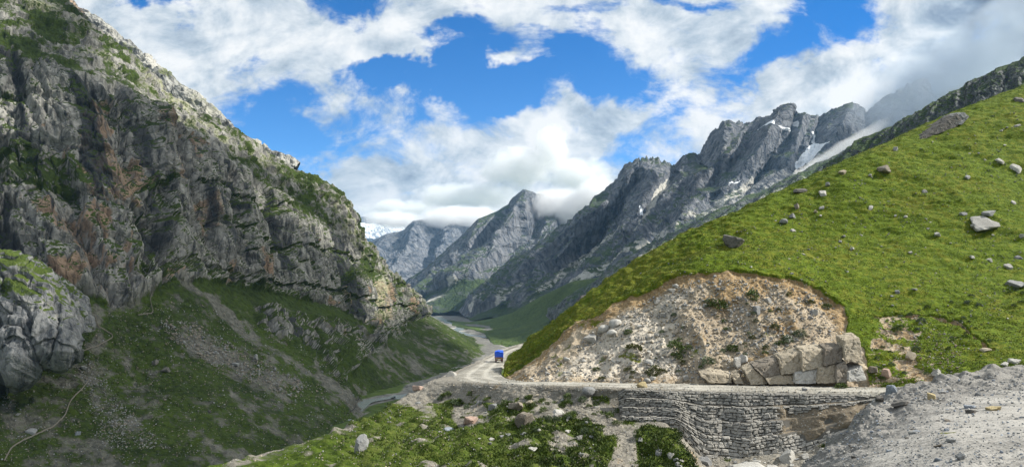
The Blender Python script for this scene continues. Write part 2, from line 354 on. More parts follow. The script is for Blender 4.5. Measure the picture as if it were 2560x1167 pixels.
q = loft(rows, 730, [12, 90, 150, 170, 120, 120, 6], lin=False)
def left_mountain(q):
    P = q.P; x, y, z = XYZ(P); rp = q.rp-1
    PXw, PYw = warp(q, 26, 60, 3)
    cliff = sstep(rp+.18*fbm(x, y, z, 70, 3, seed=4), .88, 1.06)*(1-sstep(rp+.10*fbm(x, y, z, 60, 3, seed=5), 2.93, 3.03))
    # second, lower tier of crags beneath the main base
    tier = pmask(PXw, PYw, [(640,765),(700,772),(830,790),(930,845),(940,830),(1010,800),(1020,830),(960,860),(900,915),(850,960),(790,900),(720,850),(650,800)], 12)
    crag = np.maximum(cliff, tier*.8)
    s = x*.72+y*.69                                     # along the strike of the wall
    w1 = fbm(x, y, z, 90, 4, seed=1)*26; w2 = fbm(x, y, z, 30, 3, seed=2)*9
    pil = fbm(s+w1, z*.16, s*0+3, 62, 4, .5, seed=7, ridge=True)*21
    gul = -np.clip(fbm(s+w2, z*.10, s*0+8, 40, 3, .5, seed=12, ridge=True)-.35, 0, 1)*26
    v1, _, e1 = cells(s+w2, z*.34+w2*.4, (x-y)*.3, 30, 1)
    v2, _, e2 = cells(s+w2*.5, z*.5, (x-y)*.4, 12, 2)
    v3, _, e3 = cells(x, y, z*.9, 5.0, 3)
    blocks = (v1-.5)*12+(v2-.5)*4.5+(v3-.5)*1.0-(1-sstep(e2, 0, .12))*1.6-(1-sstep(e3, 0, .15))*.7
    t = (z+22*fbm(x, y, z, 160, 3, seed=21)+s*.10)/46; led = (t-np.floor(t)); led = -sstep(led, .76, 1.0)*5+sstep(led, 0, .12)*0
    d = crag*(pil+gul+blocks+led)
    up = (1-crag)
    d += up*(fbm(x, y, z, 120, 5, .5, seed=31)*9+fbm(x, y, z, 9, 4, .65, seed=33)*2.6)
    # the long slopes above the cliff: broken ledges
    top = 1-sstep(rp, .75, 1.0)
    vt, _, et = cells(x, y, z*1.6, 14, 6)
    d += top*((vt-.5)*8+(v3-.5)*2.5+fbm(x, y, z, 60, 5, .55, seed=41)*10)
    for poly, k in (([(545,420),(590,420),(585,560),(590,720),(560,720),(560,560)], -16), ([(370,470),(410,470),(420,640),(400,700),(370,640)], -12)):
        d += k*pmask(PXw, PYw, poly, 12)*crag
    # scree chutes on the slope below
    ch = fbm(s*1.0+q.PX*0, rp*40, s*0, 26, 3, seed=51, ridge=True)
    d += up*sstep(rp, 3, 3.4)*ch*1.8
    P2 = P+q.N*d[..., None]
    n = normals(P2); nz = np.abs(n[..., 2])
    m, m2 = masks(x.shape)
    g = fbm(x, y, z, 70, 4, seed=61); g2 = fbm(x, y, z, 16, 4, seed=62)
    grass = crag*(sstep(nz+.22*g+.12*g2, .52, .78)*.85)
    grass += (1-crag)*np.where(rp > 2, .74+.35*g+.5*g2, .52+.5*g+.5*g2)
    for poly, k in (([(0,370),(60,378),(200,430),(232,490),(150,500),(60,490),(0,520)], .8), ([(0,236),(240,226),(350,262),(300,280),(120,262),(0,262)], .5),
                    ([(170,325),(250,365),(250,385),(180,350)], .7), ([(850,690),(925,640),(935,700),(880,720)], .8), ([(0,90),(70,110),(140,160),(200,180),(120,190),(0,160)], .4),
                    ([(350,450),(420,455),(420,475),(360,475)], .7), ([(480,700),(560,705),(690,715),(830,765),(800,780),(640,740),(500,722)], .6), ([(300,640),(380,665),(440,700),(400,720),(330,680)], .5),
                    ([(50,15),(100,20),(150,90),(100,80)], .6), ([(690,860),(800,850),(900,890),(960,940),(860,960),(780,900)], .4), ([(830,780),(880,790),(890,830),(830,820)], .7)):
        grass += k*pmask(PXw, PYw, poly, 14)*np.where(nz > .3, 1, .55)
    scree = np.zeros_like(x)
    for poly, k in (([(505,722),(540,735),(575,775),(606,815),(585,815),(535,775)], 1.2), ([(775,880),(800,925),(830,960),(935,1035),(905,1060),(840,1000),(800,960)], 1.1),
                    ([(400,800),(470,800),(620,880),(760,955),(700,985),(560,930),(430,850)], .35), ([(180,880),(230,900),(260,1000),(330,1080),(260,1060),(200,960)], .3),
                    ([(0,985),(60,990),(180,1060),(60,1070),(0,1040)], .3), ([(430,690),(470,700),(600,800),(700,860),(900,1010),(880,1015),(680,880),(560,800)], .5),
                    ([(380,1120),(700,1130),(600,1167),(300,1167)], .3), ([(1010,890),(1040,905),(1070,960),(1050,950)], .7)):
        scree += k*pmask(PXw, PYw, poly, 14)
    scree += .8*(1-crag)*np.clip(fbm(s+w2, rp*22, s*0, 8, 4, seed=71)*1.1-.1, 0, 1)*sstep(rp, 2.9, 3.2)
    scree = scree*np.clip(.75+.9*fbm(x, y, z, 18, 4, .6, seed=75), 0, 1.2)
    scree += (1-crag)*sstep(fbm(x, y, z, 45, 5, .6, seed=73), -.05, .5)*.5*sstep(rp, 3.1, 3.4)
    grass = np.clip(grass, 0, 1)*(1-np.clip(scree, 0, .92))
    m[..., 0] = grass; m[..., 1] = np.maximum(scree, (1-crag)*.9*(rp > 2.8))
    org = sstep(fbm(s, z*.8, x, 40, 4, seed=81)+.6*(v1-.5)+.5*(v2-.5), .26, .55)*.58
    for poly in ([(480,520),(520,500),(530,600),(490,600)], [(640,600),(700,640),(690,690),(650,690)], [(210,290),(280,300),(260,350),(220,340)], [(0,40),(50,45),(50,110),(0,100)],
                 [(910,720),(970,690),(975,800),(945,830),(915,820)], [(100,560),(260,540),(280,600),(140,620)], [(140,680),(200,690),(190,760),(150,750)], [(420,380),(450,385),(450,480),(425,470)]):
        org = org+.55*pmask(PXw, PYw, poly, 12)
    m[..., 2] = org*crag
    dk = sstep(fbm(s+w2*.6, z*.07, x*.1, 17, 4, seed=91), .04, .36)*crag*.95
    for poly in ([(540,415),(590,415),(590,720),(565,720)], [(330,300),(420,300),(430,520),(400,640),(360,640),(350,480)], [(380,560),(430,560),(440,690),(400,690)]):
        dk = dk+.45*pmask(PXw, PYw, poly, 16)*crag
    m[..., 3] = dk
    m2[..., 1] = (top*sstep(rp, .10, .4))*(.45+.5*g2)*(q.PX > 60)+.5*pmask(PXw, PYw, [(905,690),(960,680),(975,800),(945,828),(910,800)], 12)  # pale tint paints in the sunlit brow band and the lit crag patch
    return P2, m, m2
P2, m, m2 = left_mountain(q)
mat_left = terrain_mat('cliff_rock_and_turf', .85, ((.108,.106,.096),(.31,.302,.275)), ((.013,.023,.005),(.046,.070,.011)), ((.050,.052,.042),(.16,.155,.13)),  # turf tones darkened to deepen the shade on the lower slope
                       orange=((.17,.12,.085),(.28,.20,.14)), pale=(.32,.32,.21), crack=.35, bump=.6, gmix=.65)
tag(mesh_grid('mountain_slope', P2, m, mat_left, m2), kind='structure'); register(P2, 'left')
LEFT_P = q.P

# pale sunlit ridge standing behind it
rows = [
 [(0,60,-60,1500),(1,150,-25,1450),(1.3,186,38,1430),(2,235,72,1400),(3,290,104,1380),(3.6,330,138,1370),(4,365,160,1350),(5,440,232,1320),(5.5,480,248,1310),(6,520,283,1300),(7,600,345,1280),(8,650,374,1270),(9,740,422,1250)],
 [(0,20,60,1330),(1,100,80,1320),(2,200,170,1300),(4,330,260,1260),(6,500,390,1220),(8,620,470,1200),(9,700,500,1190)],
 [(0,0,200,1230),(1,60,220,1220),(2,180,300,1200),(4,300,380,1160),(6,480,500,1120),(8,600,600,1100),(9,700,650,1090)]]
rows.insert(0, ('off', 1, (-200, 250, -200)))
q = loft(rows, 420, [8, 110, 30], lin=True)
x, y, z = XYZ(q.P); v, _, e = cells(x+z*.3, y, z*.6, 26, 9); v2, _, e2 = cells(x, y, z, 10, 10)
d = fbm(x+z*.7, y, z*.2, 70, 5, .55, seed=101, ridge=True)*16+(v-.5)*14+(v2-.5)*6
P2 = q.P+q.N*d[..., None]; m, m2 = masks(x.shape); g = fbm(x, y, z, 50, 4, seed=104)
m[..., 0] = .25+.6*g; m[..., 1] = .45+.8*fbm(x, y, z, 90, 3, seed=105); m2[..., 1] = .4+.6*fbm(x, y, z, 60, 3, seed=106)
cr_ = pmask(q.PX, q.PY, [(130,-60),(160,-60),(215,60),(175,45),(135,0)], 6); m2[..., 1] *= 1-cr_; m[..., 1] *= 1-cr_; m[..., 0] *= 1-cr_; m[..., 2] = cr_*.5
m[..., 3] = np.clip(sstep(v2, .8, .95)*.6, 0, 1)
tag(mesh_grid('far_ridge', P2, m, terrain_mat('pale_ridge_rock', 1.6, ((.16,.165,.16),(.36,.36,.33)), ((.07,.09,.03),(.14,.16,.06)), ((.26,.26,.22),(.40,.39,.33)), crack=.5, bump=.8), m2), kind='structure')

# sunlit buttress low on the left
rows = [
 [(-1,-420,560,405),(0,-120,610,420),(1,0,640,415),(2,60,652,410),(3,110,690,405),(4,160,745,400),(4.6,185,800,398),(5,194,832,396)],
 [(-1,-420,690,380),(0,-120,700,395),(1,0,712,392),(2,60,722,388),(3,105,745,385),(4,140,780,384),(4.6,170,815,384),(5,186,838,388)],
 [(-1,-420,800,370),(0,-120,800,385),(1,0,800,382),(2,60,802,378),(3,100,820,377),(4,132,835,378),(4.6,155,850,380),(5,182,850,387)],
 [(-1,-420,980,357),(0,-120,960,372),(1,0,940,372),(2,45,935,371),(3,80,890,374),(4,115,880,375),(4.6,150,895,377),(5,184,880,386)],
 [(-1,-420,1040,360),(0,-120,1010,375),(1,0,960,380),(2,50,950,380),(3,90,910,382),(4,120,900,384),(4.6,150,905,386),(5,184,890,392)]]
rows.insert(0, ('off', 1, (-25, 60, -2)))
q = loft(rows, 280, [30, 60, 60, 90, 6], lin=True, linv=True)
x, y, z = XYZ(q.P); s = x*.72+y*.69; w2 = fbm(x, y, z, 20, 3, seed=2)*5; rp = q.rp-1
v, _, e = cells(s+w2, z*.4+w2, y*.5, 13, 19); v2, _, e2 = cells(s+w2*.5, z*.6, y, 5.5, 18)
d = fbm(s+w2, z*.15, s*0+3, 18, 4, .5, seed=17, ridge=True)*5*sstep(rp, 1, 2)+(v-.5)*9+(v2-.5)*2.6-(1-sstep(e, 0, .1))*1.2+fbm(x, y, z, 22, 4, seed=120)*5
P2 = q.P+q.N*d[..., None]; m, m2 = masks(x.shape); n = normals(P2)
g = fbm(x, y, z, 18, 4, seed=114)
m[..., 0] = sstep(np.abs(n[..., 2])+.2*g, .55, .8)*(1-sstep(rp, 1.2, 2))*.9+pmask(q.PX, q.PY, [(0,640),(60,652),(110,690),(70,700),(0,672)], 10)*.5+pmask(q.PX, q.PY, [(0,702),(60,712),(105,750),(60,740),(0,735)], 10)*.6
m[..., 3] = sstep(fbm(s, z*.06, x*.1, 7, 4, seed=97), .1, .4)*sstep(rp, 1.6, 2.1)*.8
m2[..., 1] = .30*(1-sstep(rp, 1.5, 2.2))+.05; m[..., 2] = .6*sstep(fbm(x, y, z, 15, 3, seed=98), .25, .6)*(1-sstep(rp, 1.3, 2.))*.6
tag(mesh_grid('rock_buttress', P2, m, terrain_mat('buttress_rock', .5, ((.10,.105,.11),(.24,.24,.235)), ((.03,.05,.01),(.08,.11,.02)), ((.2,.2,.18),(.3,.3,.26)), pale=(.42,.40,.33), crack=.15, bump=.6), m2), kind='structure')
register(P2, 'buttress')

# ================================================================== 2. valley floor with its stream
gx = np.concatenate([np.linspace(-30000, -1500, 20), np.linspace(-1400, 1800, 420), np.linspace(1900, 30000, 20)])
gy = np.concatenate([np.linspace(-30000, 60, 20), np.linspace(80, 5000, 520), np.linspace(5200, 60000, 30)])
X, Y = np.meshgrid(gx, gy); Z = np.full(X.shape, -90.0)+fbm(X, Y, X*0, 200, 4, seed=5)*3*(Y > 100)+fbm(X, Y, X*0, 30, 3, seed=6)*.8
P = np.stack([X, Y, Z], -1)
RIVER = [(820,1040,538),(880,1005,620),(930,992,655),(990,985,672),(1040,990,660),(1110,955,765),(1230,905,1000),(1290,868,1290),(1250,845,1567),(1190,838,1680),(1140,826,1914),(1150,815,2190),(1120,803,2610),(1100,795,2990),(1085,790,3290),(1060,786,3580),(1000,780,4100)]
riv = np.array([[(a-CX)/F*d, d] for a, b, d in RIVER])
rd = segdist(X+fbm(X, Y, X*0, 90, 3, seed=8)*30, Y+fbm(X, Y, X*0, 90, 3, seed=9)*40, [tuple(r) for r in riv])
m, m2 = masks(X.shape); wid = 15+.062*np.clip(Y-600, 0, None)
m[..., 1] = sstep(rd, wid*1.3, wid*.6)*.98; m[..., 0] = (.75+.35*fbm(X, Y, X*0, 120, 4, seed=10))*(1-m[..., 1])
m2[..., 1] = sstep(rd, wid*.8, wid*.1)*(.35+.9*fbm(X*.5, Y, X*0, 60, 4, seed=13)); m[..., 2] = 0
P[..., 2] -= sstep(rd, 26, 8)*2.6*(Y < 6000)
mat_valley = terrain_mat('valley_gravel_and_turf', 2.2, ((.14,.14,.13),(.26,.25,.22)), ((.035,.060,.012),(.085,.12,.028)), ((.095,.095,.088),(.20,.195,.175)), pale=(.34,.33,.295), crack=.1, bump=.4)
tag(mesh_grid('valley_floor', P, m, mat_valley, m2), kind='structure'); register(P[20:], 'valley')
# water: a ribbon just above the sunken bed
def ribbon(name, pts, widths, mat, lift=0.0, sub=10, noise=0.0):
    pts = np.asarray(pts, float); t = np.arange(len(pts)); tt = np.linspace(0, len(pts)-1, (len(pts)-1)*sub+1)
    Q = np.stack([chan(tt, t, pts[:, k]) for k in range(3)], 1); wd = np.interp(tt, t, widths)
    T = np.gradient(Q, axis=0); T[:, 2] = 0; T /= np.linalg.norm(T, axis=1)[:, None]+1e-9
    S = np.stack([T[:, 1], -T[:, 0], T[:, 0]*0], 1)
    if noise: wd = wd*(1+noise*fbm(Q[:, 0], Q[:, 1], Q[:, 2], wd.mean()*3, 3, seed=3))
    k = np.linspace(-.5, .5, 5); G = Q[:, None]+S[:, None]*k[None, :, None]*wd[:, None, None]; G[..., 2] += lift
    o = mesh_grid(name, G, None, mat); return o
mw, N, b = new_mat('stream_water', .18, .6)
pos = N.add('ShaderNodeNewGeometry').outputs['Position']
N.put(b.inputs['Base Color'], N.mix(N.noise(pos, .12, 4, .6), rgb(.16,.20,.20), rgb(.30,.33,.32)))
bp = N.add('ShaderNodeBump'); bp.inputs['Strength'].default_value = .5; bp.inputs['Distance'].default_value = .3; N.put(bp.inputs['Height'], N.noise(pos, .6, 4, .6)); N.put(b.inputs['Normal'], bp.outputs[0])
tag(ribbon('river_water', [(a, b_, -91.4) for a, b_ in riv], [30-.004*b_ if b_ < 900 else 14+.008*b_ for a, b_ in riv], mw, noise=.5), kind='structure')

# ================================================================== 3. far and middle mountains
mat_far = lambda nm, px, **k: terrain_mat(nm, px, k.pop('rock', ((.055,.066,.085),(.20,.205,.215))), k.pop('grass', ((.022,.038,.018),(.050,.075,.028))), k.pop('scree', ((.10,.105,.105),(.21,.21,.20))), dark=(.028,.036,.05), crack=k.pop('crack', .25), bump=.9, vstretch=.6, **k)
def massif(name, rows, nu, segs, amp, size, seed, mat, grass=.3, snow=None, skew=0.0, pale_polys=(), rockband=1.0, polys=(), spire=0.0, screerow=(1.2, 1.9), gpolys=(), valley_green=1.0, rib=1.0, lean=1.3, ribs=(), lines=()):
    q = loft(rows, nu, segs, lin=True); P = q.P; x, y, z = XYZ(P); rp = q.rp-1
    span = q.c*1.0
    # spurs and gullies run down the fall line, leaning over towards the valley
    rk = 1-sstep(rp+.35*fbm(x, y, z, size*1.2, 4, seed=seed+3), screerow[0], screerow[1])
    ww = fbm(x, y, z, size*1.6, 4, seed=seed)*.55
    s = q.c*rib+lean*rp*rib+ww
    zz = s*0
    a = fbm(s, rp*.45+zz, zz+.3, 1.0, 3, .45, seed=seed+1, ridge=True)
    b = fbm(s*2.6+ww, rp*1.3, zz+.7, 1.0, 4, .55, seed=seed+2, ridge=True)
    v, _, e = cells(x*.8+z*.4, y*.5, z*.8, size*.20, seed); v2, _, _ = cells(x, y, z, size*.07, seed+1)
    d = amp*(a*(.30+.70*rk)+b*.32*(.40+.60*rk)+((v-.5)*.24+(v2-.5)*.13)*rk)+amp*.05*fbm(x, y, z, size*.1, 4, .6, seed=seed+5)
    d *= (sstep(rp, -.5, .6)*.65+.35)*(.55 if ribs else 1)
    PXr = q.PX+10*fbm(x, y, z, size*.5, 4, seed=seed+20); PYr = q.PY+10*fbm(x, y, z, size*.5, 4, seed=seed+21)
    dr = np.zeros_like(x)
    for ln, w_, k_ in ribs: dr += k_*np.clip(1-segdist(PXr, PYr, ln)/w_, 0, 1)*sstep(rp, -.6, .2)*(.35+.65*rk)
    d *= sstep(q.c, q.c.min(), q.c.min()+.5)
    P2 = P+q.N*d[..., None]; P2[..., 1] -= dr*1.0; P2[..., 2] += dr*.02; P2[..., 0] -= dr*.15
    P2[..., 2] = P[..., 2]+(P2[..., 2]-P[..., 2])*(.22+.78*sstep(rp, .05, .9))
    if spire:
        top = sstep(rp, -1, 0)*(1-sstep(rp, 0, .45))
        P2[..., 2] += top*spire*np.clip(fbm(q.c*7, rp*2, z*0, 1.0, 4, .7, seed=seed+8, ridge=True)-.75, -1.2, .6)
    n = normals(P2); nz = np.abs(n[..., 2]); m, m2 = masks(x.shape)
    g = fbm(x, y, z, size*.8, 5, seed=seed+6); g2 = fbm(x, y, z, size*.2, 4, seed=seed+7)
    gr = rk*sstep(nz+.3*g+.15*g2, .62, .85)*grass*1.4+(1-rk)*(grass*1.5+.5*g+.35*g2)*valley_green
    streak = sstep(-a*.55-.35*b+fbm(s*3, rp*.5, s*0, 1.0, 3, seed=seed+9)*.5, .0, .45)
    sc = (1-rk)*(.35+.65*streak)+rk*sstep(-a-.2*nz, .15, .5)*.35
    PXw, PYw = warp(q, size*.04*F/np.median(y), size*.5, seed)
    for poly, k in pale_polys: m2[..., 1] += k*pmask(PXw, PYw, poly, 6)
    for ln, w_, k in lines: m2[..., 1] += k*(1-sstep(segdist(PXr, PYr, ln), w_*.3, w_))*(.7+.8*g2)
    for poly, k in gpolys: gr = gr+k*pmask(PXw, PYw, poly, 8)
    m[..., 0] = np.clip(gr, 0, 1)*(1-.8*streak*(1-rk)); m[..., 1] = sc
    m[..., 2] = sstep(fbm(x, y, z, size*.7, 3, seed=seed+12), .3, .6)*rk*.4
    m[..., 3] = sstep(fbm(s*4, rp*2, s*0, 1.0, 4, seed=seed+13), .15, .5)*rk*.5
    if snow is not None:
        for poly, k in snow: m2[..., 0] += k*pmask(PXw, PYw, poly, 4)*(.6+.8*g2+.3)
    P2 = P2.astype(float)
    o = tag(mesh_grid(name, P2, m, mat, m2), kind='structure'); register(P2, name); return q, P2

# snowy peaks far up the valley
massif('far_ridge', [('off',1,(0,900,-900)), [(0,700,640,15000),(1,860,560,15000),(1.5,910,545,15000),(2,935,562,15000),(2.6,975,553,15000),(3,1010,572,15000),(4,1120,560,15000),(5,1250,600,15000)],
 [(0,700,660,14200),(5,1250,640,14200)], [(0,700,720,13000),(5,1250,720,13000)]], 260, [6, 70, 30], 180, 1400, 200, mat_far('snow_peaks', 18), grass=.02,
 snow=[([(860,560),(1010,560),(1020,590),(940,600),(860,590)], .8)], screerow=(2, 2.8))
# blue massif at the head of the valley
massif('far_ridge', [('off',1,(0,900,-500)), [(0,760,660,8600),(1,930,612,8500),(1.4,985,592,8500),(2,1060,562,8500),(2.5,1100,548,8600),(3,1140,545,8800),(3.5,1200,560,8900),(4,1260,590,8900),(5,1400,640,8900)],
 [(0,780,700,7500),(1,940,670,7400),(2,1050,650,7300),(3,1130,640,7300),(5,1300,690,7300)], [(0,800,760,6300),(1,950,745,6000),(2,1040,735,5800),(3,1120,735,5800),(5,1300,745,5800)],
 [(0,800,775,4800),(5,1300,780,4800)]], 420, [6, 120, 110, 20], 190, 900, 230, mat_far('blue_massif_rock', 9), grass=.25, rib=.9, ribs=[([(1062,560),(1040,640),(990,720),(960,770)], 50, 300), ([(1100,560),(1080,660),(1040,740)], 24, -250), ([(985,592),(950,680),(930,740)], 40, 200), ([(1150,560),(1120,650),(1090,720)], 40, 250)],  screerow=(1.7, 2.3))
# pyramid peak with a cloud at its shoulder
massif('mountain_slope', [('off',1,(200,600,-400)), [(0,1000,772,4700),(.6,1040,702,4800),(1,1100,660,4900),(1.6,1180,590,5000),(2,1215,557,5100),(2.6,1290,506,5200),(3,1325,488,5300),(3.3,1345,494,5300),(3.6,1362,488,5300),(4,1400,530,5400),(5,1450,552,5500),(6,1560,560,5500)],
 [(0,1010,776,4400),(1,1100,700,4400),(2,1210,640,4500),(3,1310,600,4500),(4,1390,620,4600),(5,1450,640,4600),(6,1560,650,4600)],
 [(0,1030,780,4000),(1,1090,740,3900),(2,1180,710,3800),(3,1270,700,3800),(4,1370,700,3800),(6,1540,720,3800)], [(0,1040,788,3500),(1,1080,787,3400),(2,1150,787,3350),(3,1240,790,3300),(6,1540,800,3300)]],
 620, [6, 150, 130, 70], 115, 520, 260, mat_far('pyramid_peak_rock', 5), rib=.8, grass=.4,
 ribs=[([(1325,488),(1305,560),(1250,640),(1170,710),(1090,775)], 60, 260), ([(1365,500),(1320,600),(1255,690),(1200,750)], 26, -200), ([(1400,535),(1375,620),(1320,700),(1240,760)], 42, 190), ([(1430,560),(1410,620),(1380,680)], 18, -150), ([(1215,557),(1190,640),(1120,720),(1060,770)], 40, 160), ([(1280,520),(1240,600),(1170,680),(1110,730)], 22, -150)],
 lines=[([(1180,700),(1110,750),(1060,775)], 6, .6), ([(1240,720),(1160,775)], 4, .5), ([(1130,690),(1080,750)], 4, .5)], skew=.5, screerow=(1.6, 2.3),
 pale_polys=[([(1060,770),(1130,730),(1200,700),(1120,760)], .5)])
# serrated high wall on the right
M3 = [('off',1,(300,500,-500)),
 [(0,1150,782,3300),(.5,1210,735,3400),(1,1250,700,3500),(1.5,1300,655,3550),(2,1345,630,3600),(3,1440,565,3700),(3.3,1475,530,3700),(4,1530,482,3800),(4.3,1560,455,3800),(4.5,1578,422,3800),(5,1610,413,3800),(5.4,1640,407,3800),(6,1690,424,3800),(6.2,1705,412,3800),(6.4,1722,398,3750),(6.6,1745,412,3750),(6.8,1758,385,3750),(7,1780,345,3700),(7.2,1812,318,3700),(7.7,1880,312,3700),(8,1928,304,3650),(8.15,1948,285,3650),(8.3,1965,297,3650),(8.6,2005,303,3600),(8.8,2030,297,3600),(9,2050,304,3600),(9.3,2080,288,3600),(9.5,2108,279,3600),(9.7,2135,288,3600),(9.8,2150,309,3600),(10,2180,325,3600),(10.2,2200,275,3600),(10.5,2225,250,3600),(10.8,2270,225,3600),(11,2300,205,3600),(11.5,2330,250,3600),(12,2450,200,3600)],
 [(0,1160,786,3150),(1,1258,742,3150),(2,1362,690,3150),(3,1452,655,3150),(4,1550,600,3050),(5,1640,565,2950),(6,1735,538,2900),(7,1860,505,2850),(8,1960,450,2850),(9,2060,420,2850),(10,2160,390,2850),(12,2400,330,2850)],
 [(0,1170,792,2980),(1,1270,772,2850),(2,1380,745,2650),(3,1490,712,2450),(4,1600,672,2350),(5,1710,640,2300),(6,1790,600,2250),(8,2000,530,2200),(10,2200,470,2200),(12,2400,400,2200)],
 [(0,1180,802,2650),(1,1290,797,2500),(2,1405,790,2200),(3,1530,780,2000),(4,1640,760,1900),(6,1820,700,1800),(8,2030,620,1700),(10,2230,550,1700),(12,2430,500,1700)]]
massif('mountain_slope', M3, 900, [6, 210, 130, 60], 85, 330, 300, mat_far('serrated_wall_rock', 3.6), grass=.42, skew=.75, spire=40, screerow=(1.3, 2.4), rib=.8,
 ribs=[([(1948,285),(1915,350),(1860,430),(1790,505),(1700,585),(1600,660)], 60, 190), ([(1812,318),(1800,400),(1745,475),(1690,540)], 48, 130), ([(1885,340),(1855,400),(1800,460),(1735,520)], 26, -120),
  ([(1722,398),(1695,460),(1655,530),(1600,610)], 30, 100), ([(1704,420),(1665,490),(1630,550),(1560,640)], 20, -90), ([(1615,412),(1630,470),(1600,560),(1520,660),(1440,730)], 60, 130), ([(1578,425),(1560,470),(1500,545),(1430,630),(1330,730),(1240,790)], 46, 150),
  ([(1600,470),(1560,530),(1500,610),(1400,700)], 24, -100), ([(2108,279),(2090,340),(2060,400)], 40, 120), ([(2052,305),(2038,400)], 18, -90), ([(2005,303),(1985,350),(1960,420)], 26, 90), ([(1978,310),(1960,400),(1900,470)], 20, -100),
  ([(1475,530),(1400,610),(1300,700),(1200,785)], 55, 130), ([(1850,520),(1700,620),(1600,700),(1480,770)], 34, 70), ([(1780,530),(1640,640),(1500,730)], 26, -60), ([(1440,600),(1350,700),(1270,780)], 22, -90)],
 lines=[([(1700,600),(1560,660),(1450,715),(1390,760)], 11, 1.), ([(1880,480),(1780,545),(1640,610)], 14, .8), ([(1560,650),(1430,730),(1370,775)], 9, .95), ([(1470,640),(1380,720),(1310,790)], 8, .9), ([(1670,470),(1640,540),(1590,600)], 10, .8), ([(1340,700),(1260,770)], 8, .8), ([(1620,680),(1500,750),(1420,790)], 9, .9), ([(1230,745),(1190,780)], 6, .8)],
 snow=[([(1890,340),(1920,338),(1925,352),(1895,350)], .9), ([(1940,345),(1975,347),(1975,352),(1940,352)], .8), ([(1990,425),(2030,385),(2060,390),(2045,420),(2000,440)], 1.2), ([(1976,316),(1988,320),(1985,345),(1975,335)], .9), ([(2030,348),(2042,350),(2045,385),(2036,385)], .9), ([(1610,545),(1622,548),(1620,560),(1611,560)], 1.2), ([(1830,475),(1850,470),(1820,490),(1800,500)], .9)],
 pale_polys=[([(1650,470),(1680,480),(1660,520),(1600,590),(1580,600),(1640,520)], .35), ([(1760,560),(1860,470),(1980,440),(2100,400),(2060,430),(1900,530),(1760,620)], .45), ([(1450,660),(1560,590),(1570,600),(1470,690),(1400,730)], .5), ([(1780,360),(1830,400),(1840,440),(1790,440),(1765,400)], .35)])
# green and grey shoulder in front of the wall
massif('mountain_slope', [('off',1,(150,200,-150)), [(0,1370,795,1650),(1,1420,762,1600),(2,1500,705,1550),(2.5,1560,665,1530),(3,1620,628,1500),(4,1700,588,1480),(5,1800,536,1460),(6,1900,489,1450),(7,2013,440,1430),(8,2140,376,1400),(9,2300,320,1380),(10,2500,240,1350)],
 [(0,1380,805,1500),(1,1440,790,1380),(3,1650,690,1200),(5,1840,620,1150),(7,2050,520,1100),(8,2170,450,1080),(10,2530,320,1050)],
 [(0,1400,830,1300),(1,1460,830,1100),(3,1680,770,900),(5,1880,700,850),(7,2080,620,800),(10,2560,450,800)]], 620, [8, 150, 60], 20, 120, 340,
 mat_far('shoulder_rock', 2.0, rock=((.055,.065,.07),(.20,.21,.21)), grass=((.030,.055,.028),(.07,.105,.04)), scree=((.16,.165,.155),(.30,.30,.28)), gmix=.45), grass=.40, skew=.8, screerow=(.9, 2.2), rib=1.6, lines=[([(2040,450),(1900,520),(1750,590),(1620,660)], 10, .9), ([(1900,540),(1760,620),(1640,690),(1540,750)], 9, .8)])
# rocky ridge right behind the green hill
massif('mountain_slope', [('off',1,(60,120,-60)), [(0,2040,450,640),(1,2105,408,640),(1.5,2150,368,630),(2,2170,351,620),(3,2240,322,600),(4,2300,289,580),(5,2350,265,570),(6,2400,240,560),(7,2450,214,550),(8,2500,190,540),(9,2560,164,530),(11,2750,80,520)],
 [(0,2060,480,540),(2,2200,420,520),(4,2330,340,490),(7,2480,270,460),(9,2600,230,440),(11,2780,150,420)], [(0,2100,600,400),(4,2350,480,360),(9,2620,350,330),(11,2800,280,320)]], 420, [8, 110, 40], 9, 42, 380,
 mat_far('near_ridge_rock', .75, rock=((.04,.048,.05),(.17,.18,.175)), grass=((.022,.040,.018),(.055,.085,.03)), gmix=.5, crack=.6), grass=.75, skew=.4, screerow=(.6, 1.6))
# green fans and terraces above the stream
massif('hillside', [('off',1,(60,500,-15)), [(0,1120,800,2750),(1,1172,805,2520),(2,1230,796,2450),(3,1280,782,2300),(4,1350,742,2100),(5,1430,704,1850),(6,1520,690,1650)],
 [(0,1130,806,2500),(1,1180,813,2300),(2,1225,818,2150),(3,1280,818,2000),(4,1350,800,1800),(5,1440,770,1600),(6,1540,760,1500)],
 [(0,1130,812,2270),(1,1170,820,2060),(2,1212,832,1790),(3,1235,860,1370),(4,1300,862,1340),(5,1400,850,1300),(6,1560,840,1250)], ('off', 3, (-3,-40,-10))], 300, [6, 60, 90, 5], 7, 260, 420,
 mat_far('fan_turf', 2.5, grass=((.038,.062,.018),(.085,.125,.032)), gmix=.35), grass=.95, screerow=(-1, -.5), lines=[([(1290,866),(1262,850),(1245,838)], 4, .8), ([(1180,812),(1300,795),(1400,760)], 4, .4)], pale_polys=[([(1245,828),(1262,824),(1280,850),(1290,866),(1225,866),(1210,858)], .45)])
